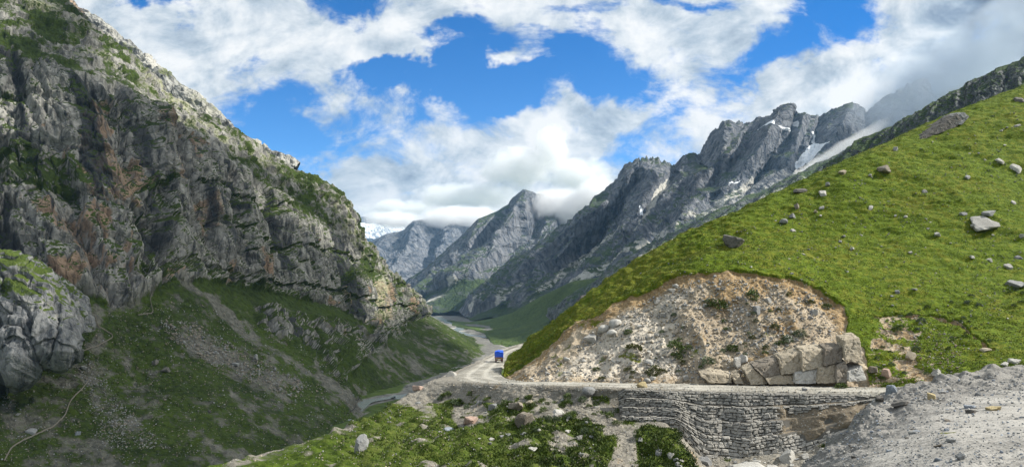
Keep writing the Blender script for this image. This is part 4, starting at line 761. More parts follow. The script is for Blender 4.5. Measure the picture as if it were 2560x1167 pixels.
BIG = [
 ('boulder',1835,598,68,'blocky','dark','big dark boulder alone on the crest of the green spur left of the cut bank',H),
 ('boulder',2450,548,82,'flat','pale','widest pale flat slab lying in the grass high on the right hillside',H),('boulder',2470,527,34,'blocky','grey','grey block standing on the upper edge of the wide pale slab',H),
 ('boulder',2487,560,17,'blocky','pale','small pale stone at the right end of the wide slab on the hillside',H),('boulder',2434,562,18,'round','pale','rounded pale stone below the left half of the wide slab',H),
 ('boulder',1957,549,24,'round','grey','lowest grey boulder of the cluster on the bare brow of the spur',H),('boulder',1978,537,24,'blocky','grey','grey block second from the bottom of the cluster on the bare brow',H),
 ('boulder',1991,517,13,'upright','brown','small brown upright stone topmost in the cluster on the bare brow',H),('boulder',2037,526,17,'blocky','tan','tan stone at the right end of the bare brow of the spur',H),
 ('boulder',1980,571,18,'flat','pale','pale flat stone in the grass just under the bare brow',H),('boulder',2053,474,32,'flat','pale','pale topped flat rock with a dark underside on the ridge line',H),
 ('boulder',2070,457,22,'blocky','grey','small grey rock just above the pale topped flat rock on the ridge',H),('boulder',1996,472,42,'flat','dark','long low dark rock on the skyline of the grassy spur',H),
 ('boulder',2104,424,26,'flat','tan','flat tan rock on the skyline where the spur meets the rocky ridge',H),('boulder',2204,418,38,'blocky','brown','dark shadowed rock with a white cap in a hollow of the green ridge',H),
 ('boulder',2175,435,11,'round','pale','tiny round white stone left of the dark white capped rock',H),('boulder',2239,373,15,'upright','grey','small upright grey stone on the upper skyline of the green hill',H),
 ('boulder',2546,242,40,'flat','dark','dark flat rock at the upper right edge on the green hill',H),('boulder',2308,475,19,'flat','pale','oblong pale stone in open grass below the dark outcrop',H),
 ('boulder',2178,512,28,'flat','pale','cluster of pale broken rock in the middle of the green spur',H),('boulder',2263,541,15,'round','pale','round pale stone in open grass between the spur and the wide slab',H),
 ('boulder',2343,582,18,'blocky','pale','pale block in open grass down left of the wide slab',H),('boulder',2499,396,27,'flat','pale','pale flat slab high in the grass near the upper right',H),
 ('boulder',2536,411,38,'flat','pale','long pale slab at the right edge beside the upper flat slab',H),('boulder',2541,311,22,'flat','pale','pale slab at the right edge of the upper meadow',H),
 ('boulder',2535,500,22,'flat','pale','pale slab at the right edge level with the wide slab',H),('boulder',2416,440,18,'flat','grey','grey flat stone in the meadow above the wide slab',H),
 ('boulder',2555,585,18,'blocky','pale','pale block cut by the right edge of the picture in the meadow',H),('boulder',2407,530,23,'flat','grey','grey flat stone just left of the wide pale slab',H),
 ('boulder',2376,603,14,'flat','pale','small pale flat stone low in the middle of the meadow',H),('boulder',2011,632,18,'flat','pale','pale flat stone in the grass above the middle of the cut bank',H),
 ('boulder',2520,660,25,'flat','pale','pale flat stone in the lower meadow near the right edge',H),('boulder',2541,637,22,'flat','grey','grey flat stone at the right edge of the lower meadow',H),
 ('boulder',2534,701,46,'flat','grey','large layered grey slab low on the meadow at the right edge',H),('boulder',2555,710,20,'blocky','grey','grey block under the layered slab at the right edge',H),
 ('boulder',2275,884,30,'flat','tan','tan slab on the brown soil right of the rock ledge',H),('boulder',2350,939,32,'blocky','pale','white boulder at the foot of the hill just behind the grey gravel berm',H),
 ('boulder',2538,902,30,'blocky','pale','pale angular rock at the foot of the meadow on the far right',H),('boulder',2514,910,22,'flat','pale','flat pale rock touching the angular one at the foot of the meadow',H),
 ('boulder',2463,868,28,'flat','tan','tan slab under the curved turf scarp on the lower meadow',H),('boulder',2534,928,28,'flat','pink','pinkish slab behind the gravel at the far right',H),
 ('boulder',2181,919,28,'blocky','brown','brown block resting right beside the rock ledge',H),('boulder',2213,930,26,'upright','pink','pinkish rock standing on brown soil right of the ledge',H),
 ('boulder',1511,816,32,'round','pale','rounded pale boulder lower left of the touching pair on the cut bank',H),('boulder',1538,802,34,'round','pale','rounded white boulder upper right of the touching pair on the cut bank',H),
 ('boulder',1529,830,27,'round','pale','smaller rounded boulder tucked below the touching pair',H),('boulder',1483,843,34,'blocky','pale','angular pale block left below the boulder pair on the cut bank',H),
 ('boulder',1620,896,26,'flat','pale','pale flat stone in the lower middle of the cut bank',H),('boulder',1659,783,21,'blocky','pale','white block high on the left part of the cut bank',H),
 ('boulder',1688,711,20,'round','pale','round pale stone just under the turf edge left of its top',H),('boulder',1677,723,20,'blocky','pale','pale block just below the round stone under the turf edge',H),
 ('boulder',1786,688,14,'round','grey','small grey stone hanging in the orange soil at the top of the turf edge',H),('boulder',1890,773,24,'upright','grey','grey upright stone in the upper middle of the cut bank',H),
 ('boulder',1916,746,20,'blocky','pale','pale stone above the grey upright stone on the bank',H),('boulder',2034,777,24,'blocky','grey','grey wedge of rock in the upper right of the bank',H),
 ('boulder',1930,892,38,'blocky','tan','tan angular boulder sitting on top of the rock ledge',H),('boulder',1837,899,26,'upright','pale','pale upright slab left of the ledge with shrubs behind',H),
 ('boulder',1855,890,28,'blocky','pale','pale block touching the upright slab left of the ledge',H),('boulder',1828,927,42,'flat','tan','tan slab leaning at the left foot of the rock ledge',H),
 ('boulder',1606,960,28,'blocky','yellow','yellowish block set on the brink of the road above the retaining wall',S_),('boulder',1598,972,20,'blocky','dark','dark stone under the yellowish block at the wall corner',S_),
 ('boulder',2009,972,17,'blocky','grey','small grey marker stone on the outer edge of the road',S_),('boulder',1468,972,34,'round','grey','rounded grey boulder on the outer edge of the road left of the wall',S_),
 ('boulder',1295,1003,42,'blocky','brown','round brown boulder on the embankment below the road bend',S_),('boulder',1315,1046,40,'upright','brown','tall brown pointed boulder in the scrub below the embankment',S_),
 ('boulder',1177,1043,44,'blocky','pink','reddish block at the left of the bare patch under the road',S_),('boulder',1129,934,26,'blocky','pale','white block on the road verge above the river',S_),
 ('boulder',1397,1023,36,'flat','pale','pale smooth slab half buried in the rubble below the road',S_),('boulder',1231,1014,26,'blocky','grey','grey broken rock between the reddish block and the round brown boulder',S_),
 ('boulder',1330,1116,24,'flat','pale','pale flat stone low in the scrub of the foreground slope',S_),('boulder',1445,1096,16,'upright','pale','white sliver of stone standing in the foreground scrub',S_),
 ('boulder',1120,1066,32,'flat','blue','bluish flat rock at the left of the foreground scrub',S_),('boulder',1346,1070,13,'round','pale','small round white stone below the tall brown boulder',S_),
 ('boulder',1452,1129,15,'blocky','pale','small pale block near the bottom of the foreground scrub',S_),('boulder',908,1108,46,'upright','grey','grey slab tilted upright on the grassy spur at the lower left',S_),
 ('boulder',1046,966,26,'blocky','pink','pinkish rock at the outer corner of the road shoulder',S_),('boulder',1965,1134,54,'blocky','pale','big pale slanting block at the foot of the retaining wall on the right',S_),
 ('boulder',1761,1149,38,'blocky','grey','grey block wedged in the gully under the lowest wall tier',S_),('boulder',1868,1157,100,'flat','pale','broad pale slab at the bottom edge below the retaining wall',S_),
 ('boulder',1925,1162,42,'flat','pale','flat pale stone between the broad slab and the slanting block',S_),
 ('boulder',2224,975,32,'upright','blue','blue grey boulder topping the end of the gravel berm',B_),('boulder',2423,1010,30,'flat','blue','bluish stone half sunk in the gravel of the near road',B_),
 ('boulder',2427,1026,24,'blocky','dark','dark square stone just below the bluish one in the gravel',B_),('boulder',2478,1016,36,'flat','yellow','yellow flat stone on the near gravel road',B_),
 ('boulder',2330,992,18,'upright','yellow','ochre stone upright on the crest of the berm',B_),('boulder',2376,1096,28,'blocky','grey','grey angular stone in the middle of the near gravel',B_),
 ('boulder',2345,1109,24,'flat','brown','brown flat stone beside the grey angular one in the gravel',B_),('boulder',2283,1075,26,'flat','grey','grey flat stone on the face of the berm',B_),
 ('boulder',2250,1001,46,'flat','dark','dark slab just right of the berm end boulder',B_),('boulder',2197,994,24,'blocky','dark','dark stone left of the berm end boulder',B_),
 ('boulder',2447,982,18,'round','grey','round grey stone at the top of the near gravel',B_),('boulder',2354,972,24,'flat','grey','grey stone on the berm crest behind the ochre one',B_),
 ('boulder',2401,1143,18,'upright','grey','small grey stone low in the near gravel',B_),('boulder',2365,1044,20,'flat','brown','brown stone in the gravel left of the dark square stone',B_),
 ('boulder',390,901,20,'blocky','dark','dark boulder highest in the middle of the shaded valley slope',T_),('boulder',416,921,18,'blocky','dark','dark boulder just below right of the highest one on the shaded slope',T_),
 ('boulder',588,906,18,'blocky','grey','grey boulder in the rubble streak of the shaded slope',T_),('boulder',525,1028,15,'blocky','dark','dark boulder low in the middle of the shaded slope',T_),
 ('boulder',81,1072,28,'flat','grey','long grey slab beside the footpath at the lower left',T_),('boulder',47,1032,18,'flat','grey','pale grey slab above the long one at the lower left',T_),
 ('boulder',195,1080,15,'blocky','blue','bluish boulder right of the footpath at the lower left',T_),('boulder',637,895,17,'upright','grey','upright grey boulder at the upper right of the rubble streak',T_),
 ('boulder',211,916,16,'blocky','grey','grey boulder just below the sunlit buttress',T_),
]
for nm, px, py, w, kd, mt, lb, wn in BIG: put_rock(nm, px, py, w*(.86 if wn is H and py < 720 else 1), kd, mt, lb, 'boulders lying about the slopes', want=wn)
# stones too many to name one by one: the larger ones each on their own
def scatter(n, poly, wr, mats, kinds, label, group, want, cat='stone', name='stone'):
    xs = [p[0] for p in poly]; ys = [p[1] for p in poly]; k = 0; tries = 0
    while k < n and tries < n*60:
        tries += 1; px, py = random.uniform(min(xs), max(xs)), random.uniform(min(ys), max(ys))
        if not inpoly(np.array([px]), np.array([py]), poly)[0]: continue
        if name == 'stone' and fbm(np.array([px]), np.array([py]), np.array([0.]), 60, 2, seed=4)[0] < random.uniform(-.5, .15): continue
        w = wr[0]+(wr[1]-wr[0])*random.random()**2.2
        kd, mt = random.choice(kinds), random.choice(mats); lb = autolabel(px, py, w, wr[1], mt+' '+{'blocky': 'angular', 'flat': 'flat', 'round': 'rounded'}[kd], 'stone', label)
        if put_rock(name, px, py, w, kd, mt, lb, group, want=want, cat=cat): k += 1
BANKP = [(1300,945),(1480,830),(1640,735),(1760,695),(1900,695),(2040,735),(2100,780),(2090,850),(1990,870),(1840,940),(1740,950)]
scatter(70, BANKP, (8, 20), ['pale','pale','tan','grey'], ['blocky','blocky','round'], 'small pale stone sticking out of the bare earth of the cut bank', 'stones in the cut bank', H)
scatter(34, [(1700,660),(2050,470),(2250,400),(2560,300),(2560,850),(2300,780),(2120,740),(1950,680)], (7, 15), ['pale','pale','grey'], ['flat','flat','blocky'], 'small pale stone showing through the grass of the green hillside', 'stones in the meadow', H)
scatter(34, [(1060,970),(1400,985),(1560,1010),(1620,1090),(1560,1160),(1300,1120),(1100,1080),(1040,1010)], (8, 20), ['pale','grey','grey','tan'], ['blocky','flat'], 'small loose stone in the rubble and scrub below the road', 'stones below the road', ('slope',))
scatter(22, [(1640,1120),(1740,1120),(1800,1150),(2000,1130),(2100,1090),(2000,1160),(1650,1165)], (12, 28), ['pale','grey'], ['blocky','flat'], 'broken rock lying in the gully at the foot of the retaining wall', 'rocks in the gully', ('slope',))
scatter(34, [(2200,1000),(2400,945),(2560,925),(2560,1160),(2050,1160),(2120,1080)], (7, 20), ['grey','grey','blue','dark'], ['blocky','flat'], 'small grey stone bedded in the gravel of the near berm and road', 'stones in the near gravel', ('berm',))
# the rest: fields of small stones as one merged object per place
def stone_field(name, n, poly, wr, mats, label, want, seed, flatten=.7, clump=50):
    rs = np.random.RandomState(seed); V0, F0 = rock_verts(77, 1, .9, 9, 0); V0 = V0/(np.abs(V0[:, 0]).max()*2)
    k = 0; VV = []; xs = [p[0] for p in poly]; ys = [p[1] for p in poly]
    N_ = n*6; px = rs.uniform(min(xs), max(xs), N_); py = rs.uniform(min(ys), max(ys), N_); ok = inpoly(px, py, poly)
    cl = fbm(px, py, px*0, clump, 3, seed=seed) > rs.uniform(-.5, .35, N_); px, py = px[ok & cl][:n], py[ok & cl][:n]
    gx = ((px-ZX0)/ZG).astype(int); gy = ((py-ZY0)/ZG).astype(int); ids = [PID.index(w) for w in want]
    m = (gx >= 0) & (gx < ZW) & (gy >= 0) & (gy < ZH); gx, gy = gx[m], gy[m]; m = np.isin(zid[gy, gx], ids); gx, gy = gx[m], gy[m]
    Pp = zpos[gy, gx]+rs.normal(size=(len(gx), 3))*(zdep[gy, gx]*ZG/F*.35)[:, None]*np.array([1, 0, 0]); nn = znor[gy, gx]
    w = (wr[0]+(wr[1]-wr[0])*rs.rand(len(gx))**3)/F*Pp[:, 1]
    A = rs.normal(size=(len(gx), 3, 3)); Q, _ = np.linalg.qr(A); sc = rs.uniform(.6, 1.1, (len(gx), 1, 3))
    V = (V0[None]*sc)@Q; V = V*w[:, None, None]+(Pp+nn*w[:, None]*.12)[:, None]
    Fc = (F0[None]+np.arange(len(gx))[:, None, None]*len(V0)).reshape(-1, 3)
    me = bpy.data.meshes.new(name); raw_mesh(me, V.reshape(-1, 3), Fc, False)
    for q_ in mats: me.materials.append(RM[q_])
    me.polygons.foreach_set('material_index', np.repeat(rs.randint(0, len(mats), len(gx)), len(F0)).astype(np.int32))
    return tag(link(name, me), label, 'stones', kind='stuff')
stone_field('loose_stones', 5200, BANKP+[(1500,960),(1280,955)], (3, 11), ['pale','tan','grey'], 'loose pale stones studding the bare cut bank', ['hill'], 1)
stone_field('loose_stones', 1300, [(1560,700),(2050,470),(2250,380),(2560,250),(2560,900),(2180,900),(2120,760),(1950,670)], (2.2, 6.5), ['pale','grey'], 'pale stones dotted through the meadow turf', ['hill'], 2, clump=90)
stone_field('loose_stones', 2600, [(1000,1000),(1060,955),(1560,975),(1600,1060),(1760,1130),(2150,1060),(2150,1160),(1100,1167),(560,1160)], (2, 7), ['tan','grey','brown'], 'loose stones scattered down the slope below the road', ['slope'], 3)
stone_field('loose_stones', 2600, [(2200,985),(2400,940),(2560,920),(2560,1167),(1990,1167)], (2.5, 10), ['grey','grey','blue','pale'], 'loose grey stones in the near gravel', ['berm'], 4)
stone_field('scree', 7500, [(-60,960),(60,880),(200,790),(330,770),(440,740),(700,830),(900,960),(960,1000),(700,1140),(-60,1167)], (1.4, 6), ['brown','dark','brown','grey'], 'grey blocks of scree strewn down the shaded valley slope', ['left'], 5, clump=40)
stone_field('loose_stones', 900, [(1150,950),(1280,950),(1300,958),(2230,968),(2230,990),(1300,972),(1150,962)], (2, 6), ['pale','grey','tan'], 'stones and gravel along the edges of the road', ['road','slope'], 8, clump=30)
stone_field('loose_stones', 500, [(2180,960),(2200,800),(2300,790),(2420,860),(2400,930),(2340,960)], (3, 9), ['tan','pale','pink'], 'stones on the brown soil right of the rock ledge', ['hill'], 6)
stone_field('scree', 2600, [(400,800),(470,800),(620,880),(760,955),(760,1000),(560,930),(430,850)], (1.8, 9), ['grey','brown','brown','dark'], 'denser rubble streak in the middle of the shaded valley slope', ['left'], 15, clump=40)
stone_field('scree', 1500, [(180,880),(230,900),(300,1000),(420,1120),(260,1120),(200,960)], (1.6, 7), ['grey','brown','grey'], 'rubble below the sunlit buttress', ['left'], 16, clump=40)
# ledge of bedrock in the cut bank
def block_from(poly, d, parent, mat, name='rock_block', deep=3.0, rise=.5, base=956, seed=0, label=None):
    bm = bmesh.new(); f = []
    for px, py in poly:
        if d is None: d = np.interp(sum(p[0] for p in poly)/len(poly), [1500, 1800, 2000, 2200], [97, 94.5, 92, 89])-1.3
        dd = d+max(0, (base-py))/F*d*.38; f.append(bm.verts.new(W(px, py, dd)))
    fc = bm.faces.new(f); r = bmesh.ops.extrude_face_region(bm, geom=[fc])
    vs = [g for g in r['geom'] if isinstance(g, bmesh.types.BMVert)]
    bmesh.ops.translate(bm, verts=vs, vec=(.35, deep, rise)); bmesh.ops.recalc_face_normals(bm, faces=bm.faces)
    bmesh.ops.bevel(bm, geom=list(bm.edges), offset=.07, segments=1, affect='EDGES', clamp_overlap=True)
    bmesh.ops.triangulate(bm, faces=bm.faces)
    for _ in range(5): 
        lg = [e for e in bm.edges if e.calc_length() > .30]
        if lg: bmesh.ops.subdivide_edges(bm, edges=lg, cuts=1, use_grid_fill=False); bmesh.ops.triangulate(bm, faces=[g for g in bm.faces if len(g.verts) > 3])
    co = np.array([v.co[:] for v in bm.verts]); cv, _, ce = cells(co[:, 0], co[:, 1], co[:, 2]*1.5, 1.5, seed); dn = fbm(co[:, 0], co[:, 1], co[:, 2], 1.2, 4, .6, seed=seed)*.16+(cv-.5)*.10-(1-sstep(ce, 0, .06))*.14
    bm.normal_update()
    for v, k in zip(bm.verts, dn): v.co += v.normal*float(k)
    me = bpy.data.meshes.new(name); bm.to_mesh(me); bm.free(); o = link(name, me, RM[mat], parent)
    if label: o['label'] = label
    return o
led = bpy.data.objects.new('rock_ledge', None); C.collection.objects.link(led)
tag(led, 'long tan ledge of split bedrock slabs rising from the inner edge of the road', 'rock ledge')
for i, (pl, d, mt) in enumerate([
  ([(1885,920),(1945,899),(1951,935),(1912,944)], 96, 'brown'), ([(1948,898),(2001,880),(2004,930),(1954,937)], 96, 'tan'), ([(2004,879),(2060,872),(2058,916),(2007,929)], 96., 'tan'), ([(2063,871),(2105,867),(2107,905),(2061,915)], 96.0, 'brown'),
  ([(1863,931),(1885,921),(1912,945),(1920,960),(1877,962)], 95.7, 'tan'), ([(1914,946),(1950,939),(1987,935),(1985,960),(1923,961)], 95.7, 'tan'), ([(1988,935),(2045,920),(2040,959),(1988,960)], 95.5, 'pale'),
  ([(2047,920),(2089,910),(2089,957),(2043,959)], 95.3, 'tan'), ([(2108,850),(2149,843),(2160,911),(2114,900)], 94.8, 'tan'), ([(2091,915),(2114,902),(2127,934),(2116,957),(2092,957)], 95.0, 'brown'),
  ([(2121,930),(2156,914),(2167,950),(2122,955)], 94.6, 'pale'), ([(1752,940),(1778,933),(1828,938),(1832,959),(1775,957)], 95.9, 'tan'), ([(1833,945),(1850,938),(1862,960),(1838,960)], 95.6, 'tan')]):
    block_from(pl, None, led, mt, seed=i)
ro = bpy.data.objects.new('rock_outcrop', None); C.collection.objects.link(ro)
tag(ro, 'dark overhanging rock outcrop on the skyline of the green hill near the top right', 'rock outcrop')
for i, (pl, mt) in enumerate([([(2296,350),(2330,325),(2395,285),(2412,292),(2390,318),(2300,352)], 'dark'), ([(2385,290),(2410,280),(2424,292),(2405,312),(2388,312)], 'grey')]):
    p0, _ = surf(2340, 345, H); block_from(pl, (p0[1] if p0 is not None else 162)+.6, ro, mt, deep=5, rise=1.0, base=350, seed=20+i)
p0, _ = surf(1462, 775, H)
r2 = bpy.data.objects.new('rock_outcrop', None); C.collection.objects.link(r2); tag(r2, 'dark rock jutting out low on the left skyline of the green spur', 'rock outcrop')
block_from([(1440,762),(1452,745),(1490,738),(1478,752),(1450,772)], 140, r2, 'dark', deep=4, rise=.5, base=770, seed=31)

# ================================================================== 9. retaining wall of dry stone tiers
TOP = [(1545,985,85.6),(1562,974,85.1),(1660,978,84.5),(1750,982,83.7),(2000,987,80.9),(2130,988,79.4),(2190,992,78.7)]
BAS = [(1545,1056,84.6),(1562,1066,84.2),(1680,1064,82.6),(1750,1132,80.4),(1850,1142,79.3),(2000,1114,78.3),(2130,1056,77.8),(2190,1004,78.5)]
def wall_pt(s, h):
    t = np.array([W(a, b, c) for a, b, c in TOP]); b = np.array([W(a, b_, c) for a, b_, c in BAS])
    st = (np.array([a for a, _, _ in TOP])-1545)/645; sb = (np.array([a for a, _, _ in BAS])-1545)/645
    T = np.stack([np.interp(s, st, t[:, k]) for k in range(3)], -1); B = np.stack([np.interp(s, sb, b[:, k]) for k in range(3)], -1)
    Q = T*(1-h)[..., None]+B*h[..., None]; wob = .35*np.sin(s*21)+.25*np.sin(s*47+1)
    Q[..., 1] += wob*np.sin(np.pi*np.clip(h, 0, 1)); return Q
wall = bpy.data.objects.new('retaining_wall', None); C.collection.objects.link(wall)
tag(wall, 'grey dry stone retaining wall in wavy tiers holding up the road above the gully', 'retaining wall')
HB = [-.02, .20, .43, .66, 1.04]; ms_ = rock_mat('wall_stone', (.17,.165,.15), (.42,.40,.36), .06)
mf, N, b = new_mat('wall_fill'); N.put(b.inputs['Base Color'], N.mix(N.noise(N.add('ShaderNodeNewGeometry').outputs['Position'], 3, 5, .7), rgb(.05,.048,.043), rgb(.17,.16,.14)))
msd = near_mat('washed_down_soil', .10, soil=((.13,.105,.075),(.25,.21,.155)), grass=((.03,.05,.01),(.06,.09,.02)))
for k in range(4):
    h0, h1 = HB[k], HB[k+1]; out = .12+.62*k
    ss_ = np.linspace(0, 1, 400); hh = np.linspace(h0, h1, 14); Sg, Hg = np.meshgrid(ss_, hh); G = wall_pt(Sg, Hg)
    G[..., 1] -= out-.16; capb = G[0].copy(); capb[:, 1] += 1.1; capb[:, 2] -= .05; cap = G[0].copy()
    G = np.concatenate([capb[None], G], 0); G += fbm(G[..., 0], G[..., 1], G[..., 2], .8, 3)[..., None]*.06*np.array([0, 1, .6])
    t_ = mesh_grid('wall_tier', G, None, mf); t_.parent = wall
    VV = []; FF = []; rs = np.random.RandomState(40+k)
    L = 26.5; base_F = np.array([[0,1,9,8],[1,2,10,9],[2,3,11,10],[3,0,8,11],[8,9,10,11],[0,4,5,1],[1,5,6,2],[2,6,7,3],[3,7,4,0]])
    hm = h0
    while hm < h1-.01:
        dh = rs.uniform(.034, .062); hn = min(hm+dh, h1); s = rs.uniform(0, .01)
        while s < .995:
            wi = rs.uniform(.30, .85)/L; s2 = min(s+wi, 1)
            mid = wall_pt(np.array([(s+s2)/2]), np.array([(hm+hn)/2]))[0]; ppx = CX+F*mid[0]/mid[1]; ppy = HY-F*mid[2]/mid[1]
            brown = fbm(np.array([ppx]), np.array([ppy]), np.array([0.]), 70, 3, seed=6)[0]*.8+pmask(np.array([ppx]), np.array([ppy]), [(1930,1010),(2160,1000),(2130,1060),(2010,1100),(1930,1090)], 30)[0]
            hloc = np.linalg.norm(wall_pt(np.array([s]), np.array([1.]))[0]-wall_pt(np.array([s]), np.array([0.]))[0])
            if brown < .62 and hloc > 1.6:
                g = .012/L*2; gh = .004; cs = [(s+g, hn-gh), (s2-g, hn-gh), (s2-g, hm+gh), (s+g, hm+gh)]
                j = lambda a: a+rs.uniform(-1, 1)
                q4 = [(a+rs.uniform(-.09, .09)/L, c+rs.uniform(-.013, .013)) for a, c in cs]
                Q = wall_pt(np.array([a for a, _ in q4]), np.array([c for _, c in q4])); dep = out+rs.uniform(-.08, .2)
                fr = Q.copy(); fr[:, 1] -= dep-.08; bk = Q.copy(); bk[:, 1] -= out-.32; ct = fr.mean(0); inn = ct+(fr-ct)*.68; inn[:, 1] -= rs.uniform(.05, .12)
                VV.append(np.concatenate([fr, bk, inn])); FF.append(base_F+12*len(FF))
            s = s2
        hm = hn
    me = bpy.data.meshes.new('wall_stones'); raw_mesh(me, np.concatenate(VV), np.concatenate(FF), False)
    link('stone_facing', me, ms_, t_)
# soil washed over the right of the wall
Sg, Hg = np.meshgrid(np.linspace(.56, .99, 200), np.linspace(0, 1, 110)); G = wall_pt(Sg, Hg); px_ = CX+F*G[..., 0]/G[..., 1]; py_ = HY-F*G[..., 2]/G[..., 1]
cov = fbm(px_, py_, px_*0, 70, 3, seed=6)*.8+pmask(px_, py_, [(1930,1010),(2160,1000),(2130,1060),(2010,1100),(1930,1090)], 30)
hstep = np.interp(Hg, [0,.2,.2001,.43,.4301,.66,.6601,1], [0,0,.62,.62,1.24,1.24,1.86,1.86]); x, y, z = XYZ(G)
G[..., 1] -= hstep*.85+np.where(True, (cov-.55)*1.1, 0)+fbm(x, y, z, 1.2, 4, seed=9)*.28
mm_, mm2 = masks(px_.shape); mm_[..., 1] = 1; mm_[..., 0] = sstep(fbm(x, y, z, 1.5, 4, seed=12), .3, .5)*.6
sw = mesh_grid('washed_soil', G, mm_, msd, mm2); sw.parent = wall
# short wall piece where the gully drains, right end
# ================================================================== 10. plants
def leaf_mat(name, lo, hi, dry=None):
    m, N, b = new_mat(name, .7, .25)
    a = N.add('ShaderNodeAttribute', attribute_name='shade'); s = N.add('ShaderNodeSeparateColor'); N.put(s.inputs[0], a.outputs['Color'])
    N.put(b.inputs['Base Color'], N.mix(s.outputs[0], rgb(*lo), rgb(*hi))); 
    if dry:
        pos = N.add('ShaderNodeNewGeometry').outputs['Position']; t = N.ss(N.math('ADD', N.math('MULTIPLY', N.noise(N.scale(pos, (1, 1, 2.2)), .09, 5, .6), .6), N.math('MULTIPLY', N.noise(N.scale(pos, (1, 1, 3)), .45, 4, .6), .4)), .47, .60)
        t2 = N.ss(N.noise(N.vm('ADD', N.scale(pos, (1, 1, 2)), (40, 9, 3)), .055, 5, .65), .42, .58)
        N.put(b.inputs['Base Color'], N.mix(N.math('MULTIPLY', t, .8), N.mix(s.outputs[0], rgb(*lo), N.mix(t2, rgb(.085, .145, .006), rgb(*hi))), N.mix(s.outputs[0], rgb(.055,.050,.010), rgb(*dry))))
    return m
ml_green = leaf_mat('bright_leaves', (.035,.060,.010), (.11,.155,.03)); ml_grey = leaf_mat('grey_green_leaves', (.05,.075,.035), (.15,.19,.10)); ml_olive = leaf_mat('olive_leaves', (.045,.055,.014), (.12,.12,.035))
ml_grass = leaf_mat('grass_blades', (.040,.066,.003), (.185,.225,.008), (.20,.17,.03)); ml_scrub = leaf_mat('scrub_leaves', (.014,.030,.004), (.090,.132,.016))
def leaves_mesh(name, base, nrm, size, rs, per=1, upb=.6, asp=1.6, lowf=7.0):
    n = len(base); a = rs.normal(size=(n, 3)); a /= np.linalg.norm(a, axis=1)[:, None]
    up = np.array([0, 0, 1])*upb+nrm*.4+a*.55; up /= np.linalg.norm(up, axis=1)[:, None]
    sd = np.cross(up, rs.normal(size=(n, 3))); sd /= np.linalg.norm(sd, axis=1)[:, None]
    s = size[:, None]; V = np.stack([base-sd*s*.5, base+sd*s*.5, base+up*s*asp+sd*s*.28*rs.normal(size=(n, 1))], 1)
    me = bpy.data.meshes.new(name); raw_mesh(me, V.reshape(-1, 3), np.arange(3*n).reshape(-1, 3), False)
    at = me.color_attributes.new('shade', 'FLOAT_COLOR', 'POINT'); k = np.repeat(np.clip(rs.rand(n)*.28+.36+1.0*fbm(base[:, 0], base[:, 1], base[:, 2], lowf, 4, seed=3), 0, 1), 3); col = np.stack([k, k, k, k*0+1], 1)
    at.data.foreach_set('color', col.astype(np.float32).reshape(-1)); return me
def tuft_mesh(seed, n=420, flat=.5):
    rs = np.random.RandomState(seed); D = rs.normal(size=(n, 3)); D /= np.linalg.norm(D, axis=1)[:, None]; D[:, 2] = np.abs(D[:, 2])
    lob = 1+.35*fbm(D[:, 0], D[:, 1], D[:, 2], .6, 3, seed=seed); B = D*lob[:, None]*np.array([.5, .42, flat])*rs.uniform(.55, 1, (n, 1))
    return leaves_mesh('foliage', B, D, rs.uniform(.04, .09, n), rs, upb=.2, asp=1.5)
TM = {(c, k): tuft_mesh(k*5+i*31, flat=[.42, .55, .34][k]) for i, c in enumerate(('green', 'grey', 'olive')) for k in range(3)}
for (c, k), me in TM.items(): me.materials.append({'green': ml_green, 'grey': ml_grey, 'olive': ml_olive}[c])
def put_tuft(px, py, w, col, label, group, want=('hill',)):
    p, n = surf(px, py+w*.12, want)
    if p is None: return
    s = w/F*p[1]; o = bpy.data.objects.new('shrub', TM[(col, random.randrange(3))]); C.collection.objects.link(o)
    o.location = Vector(p)-Vector((0, 0, s*.05)); o.rotation_euler = (random.uniform(-.2, .2)+.25, random.uniform(-.2, .2), random.uniform(0, 6.3)); o.scale = (s*1.1, s, s); tag(o, label, 'shrub', group)
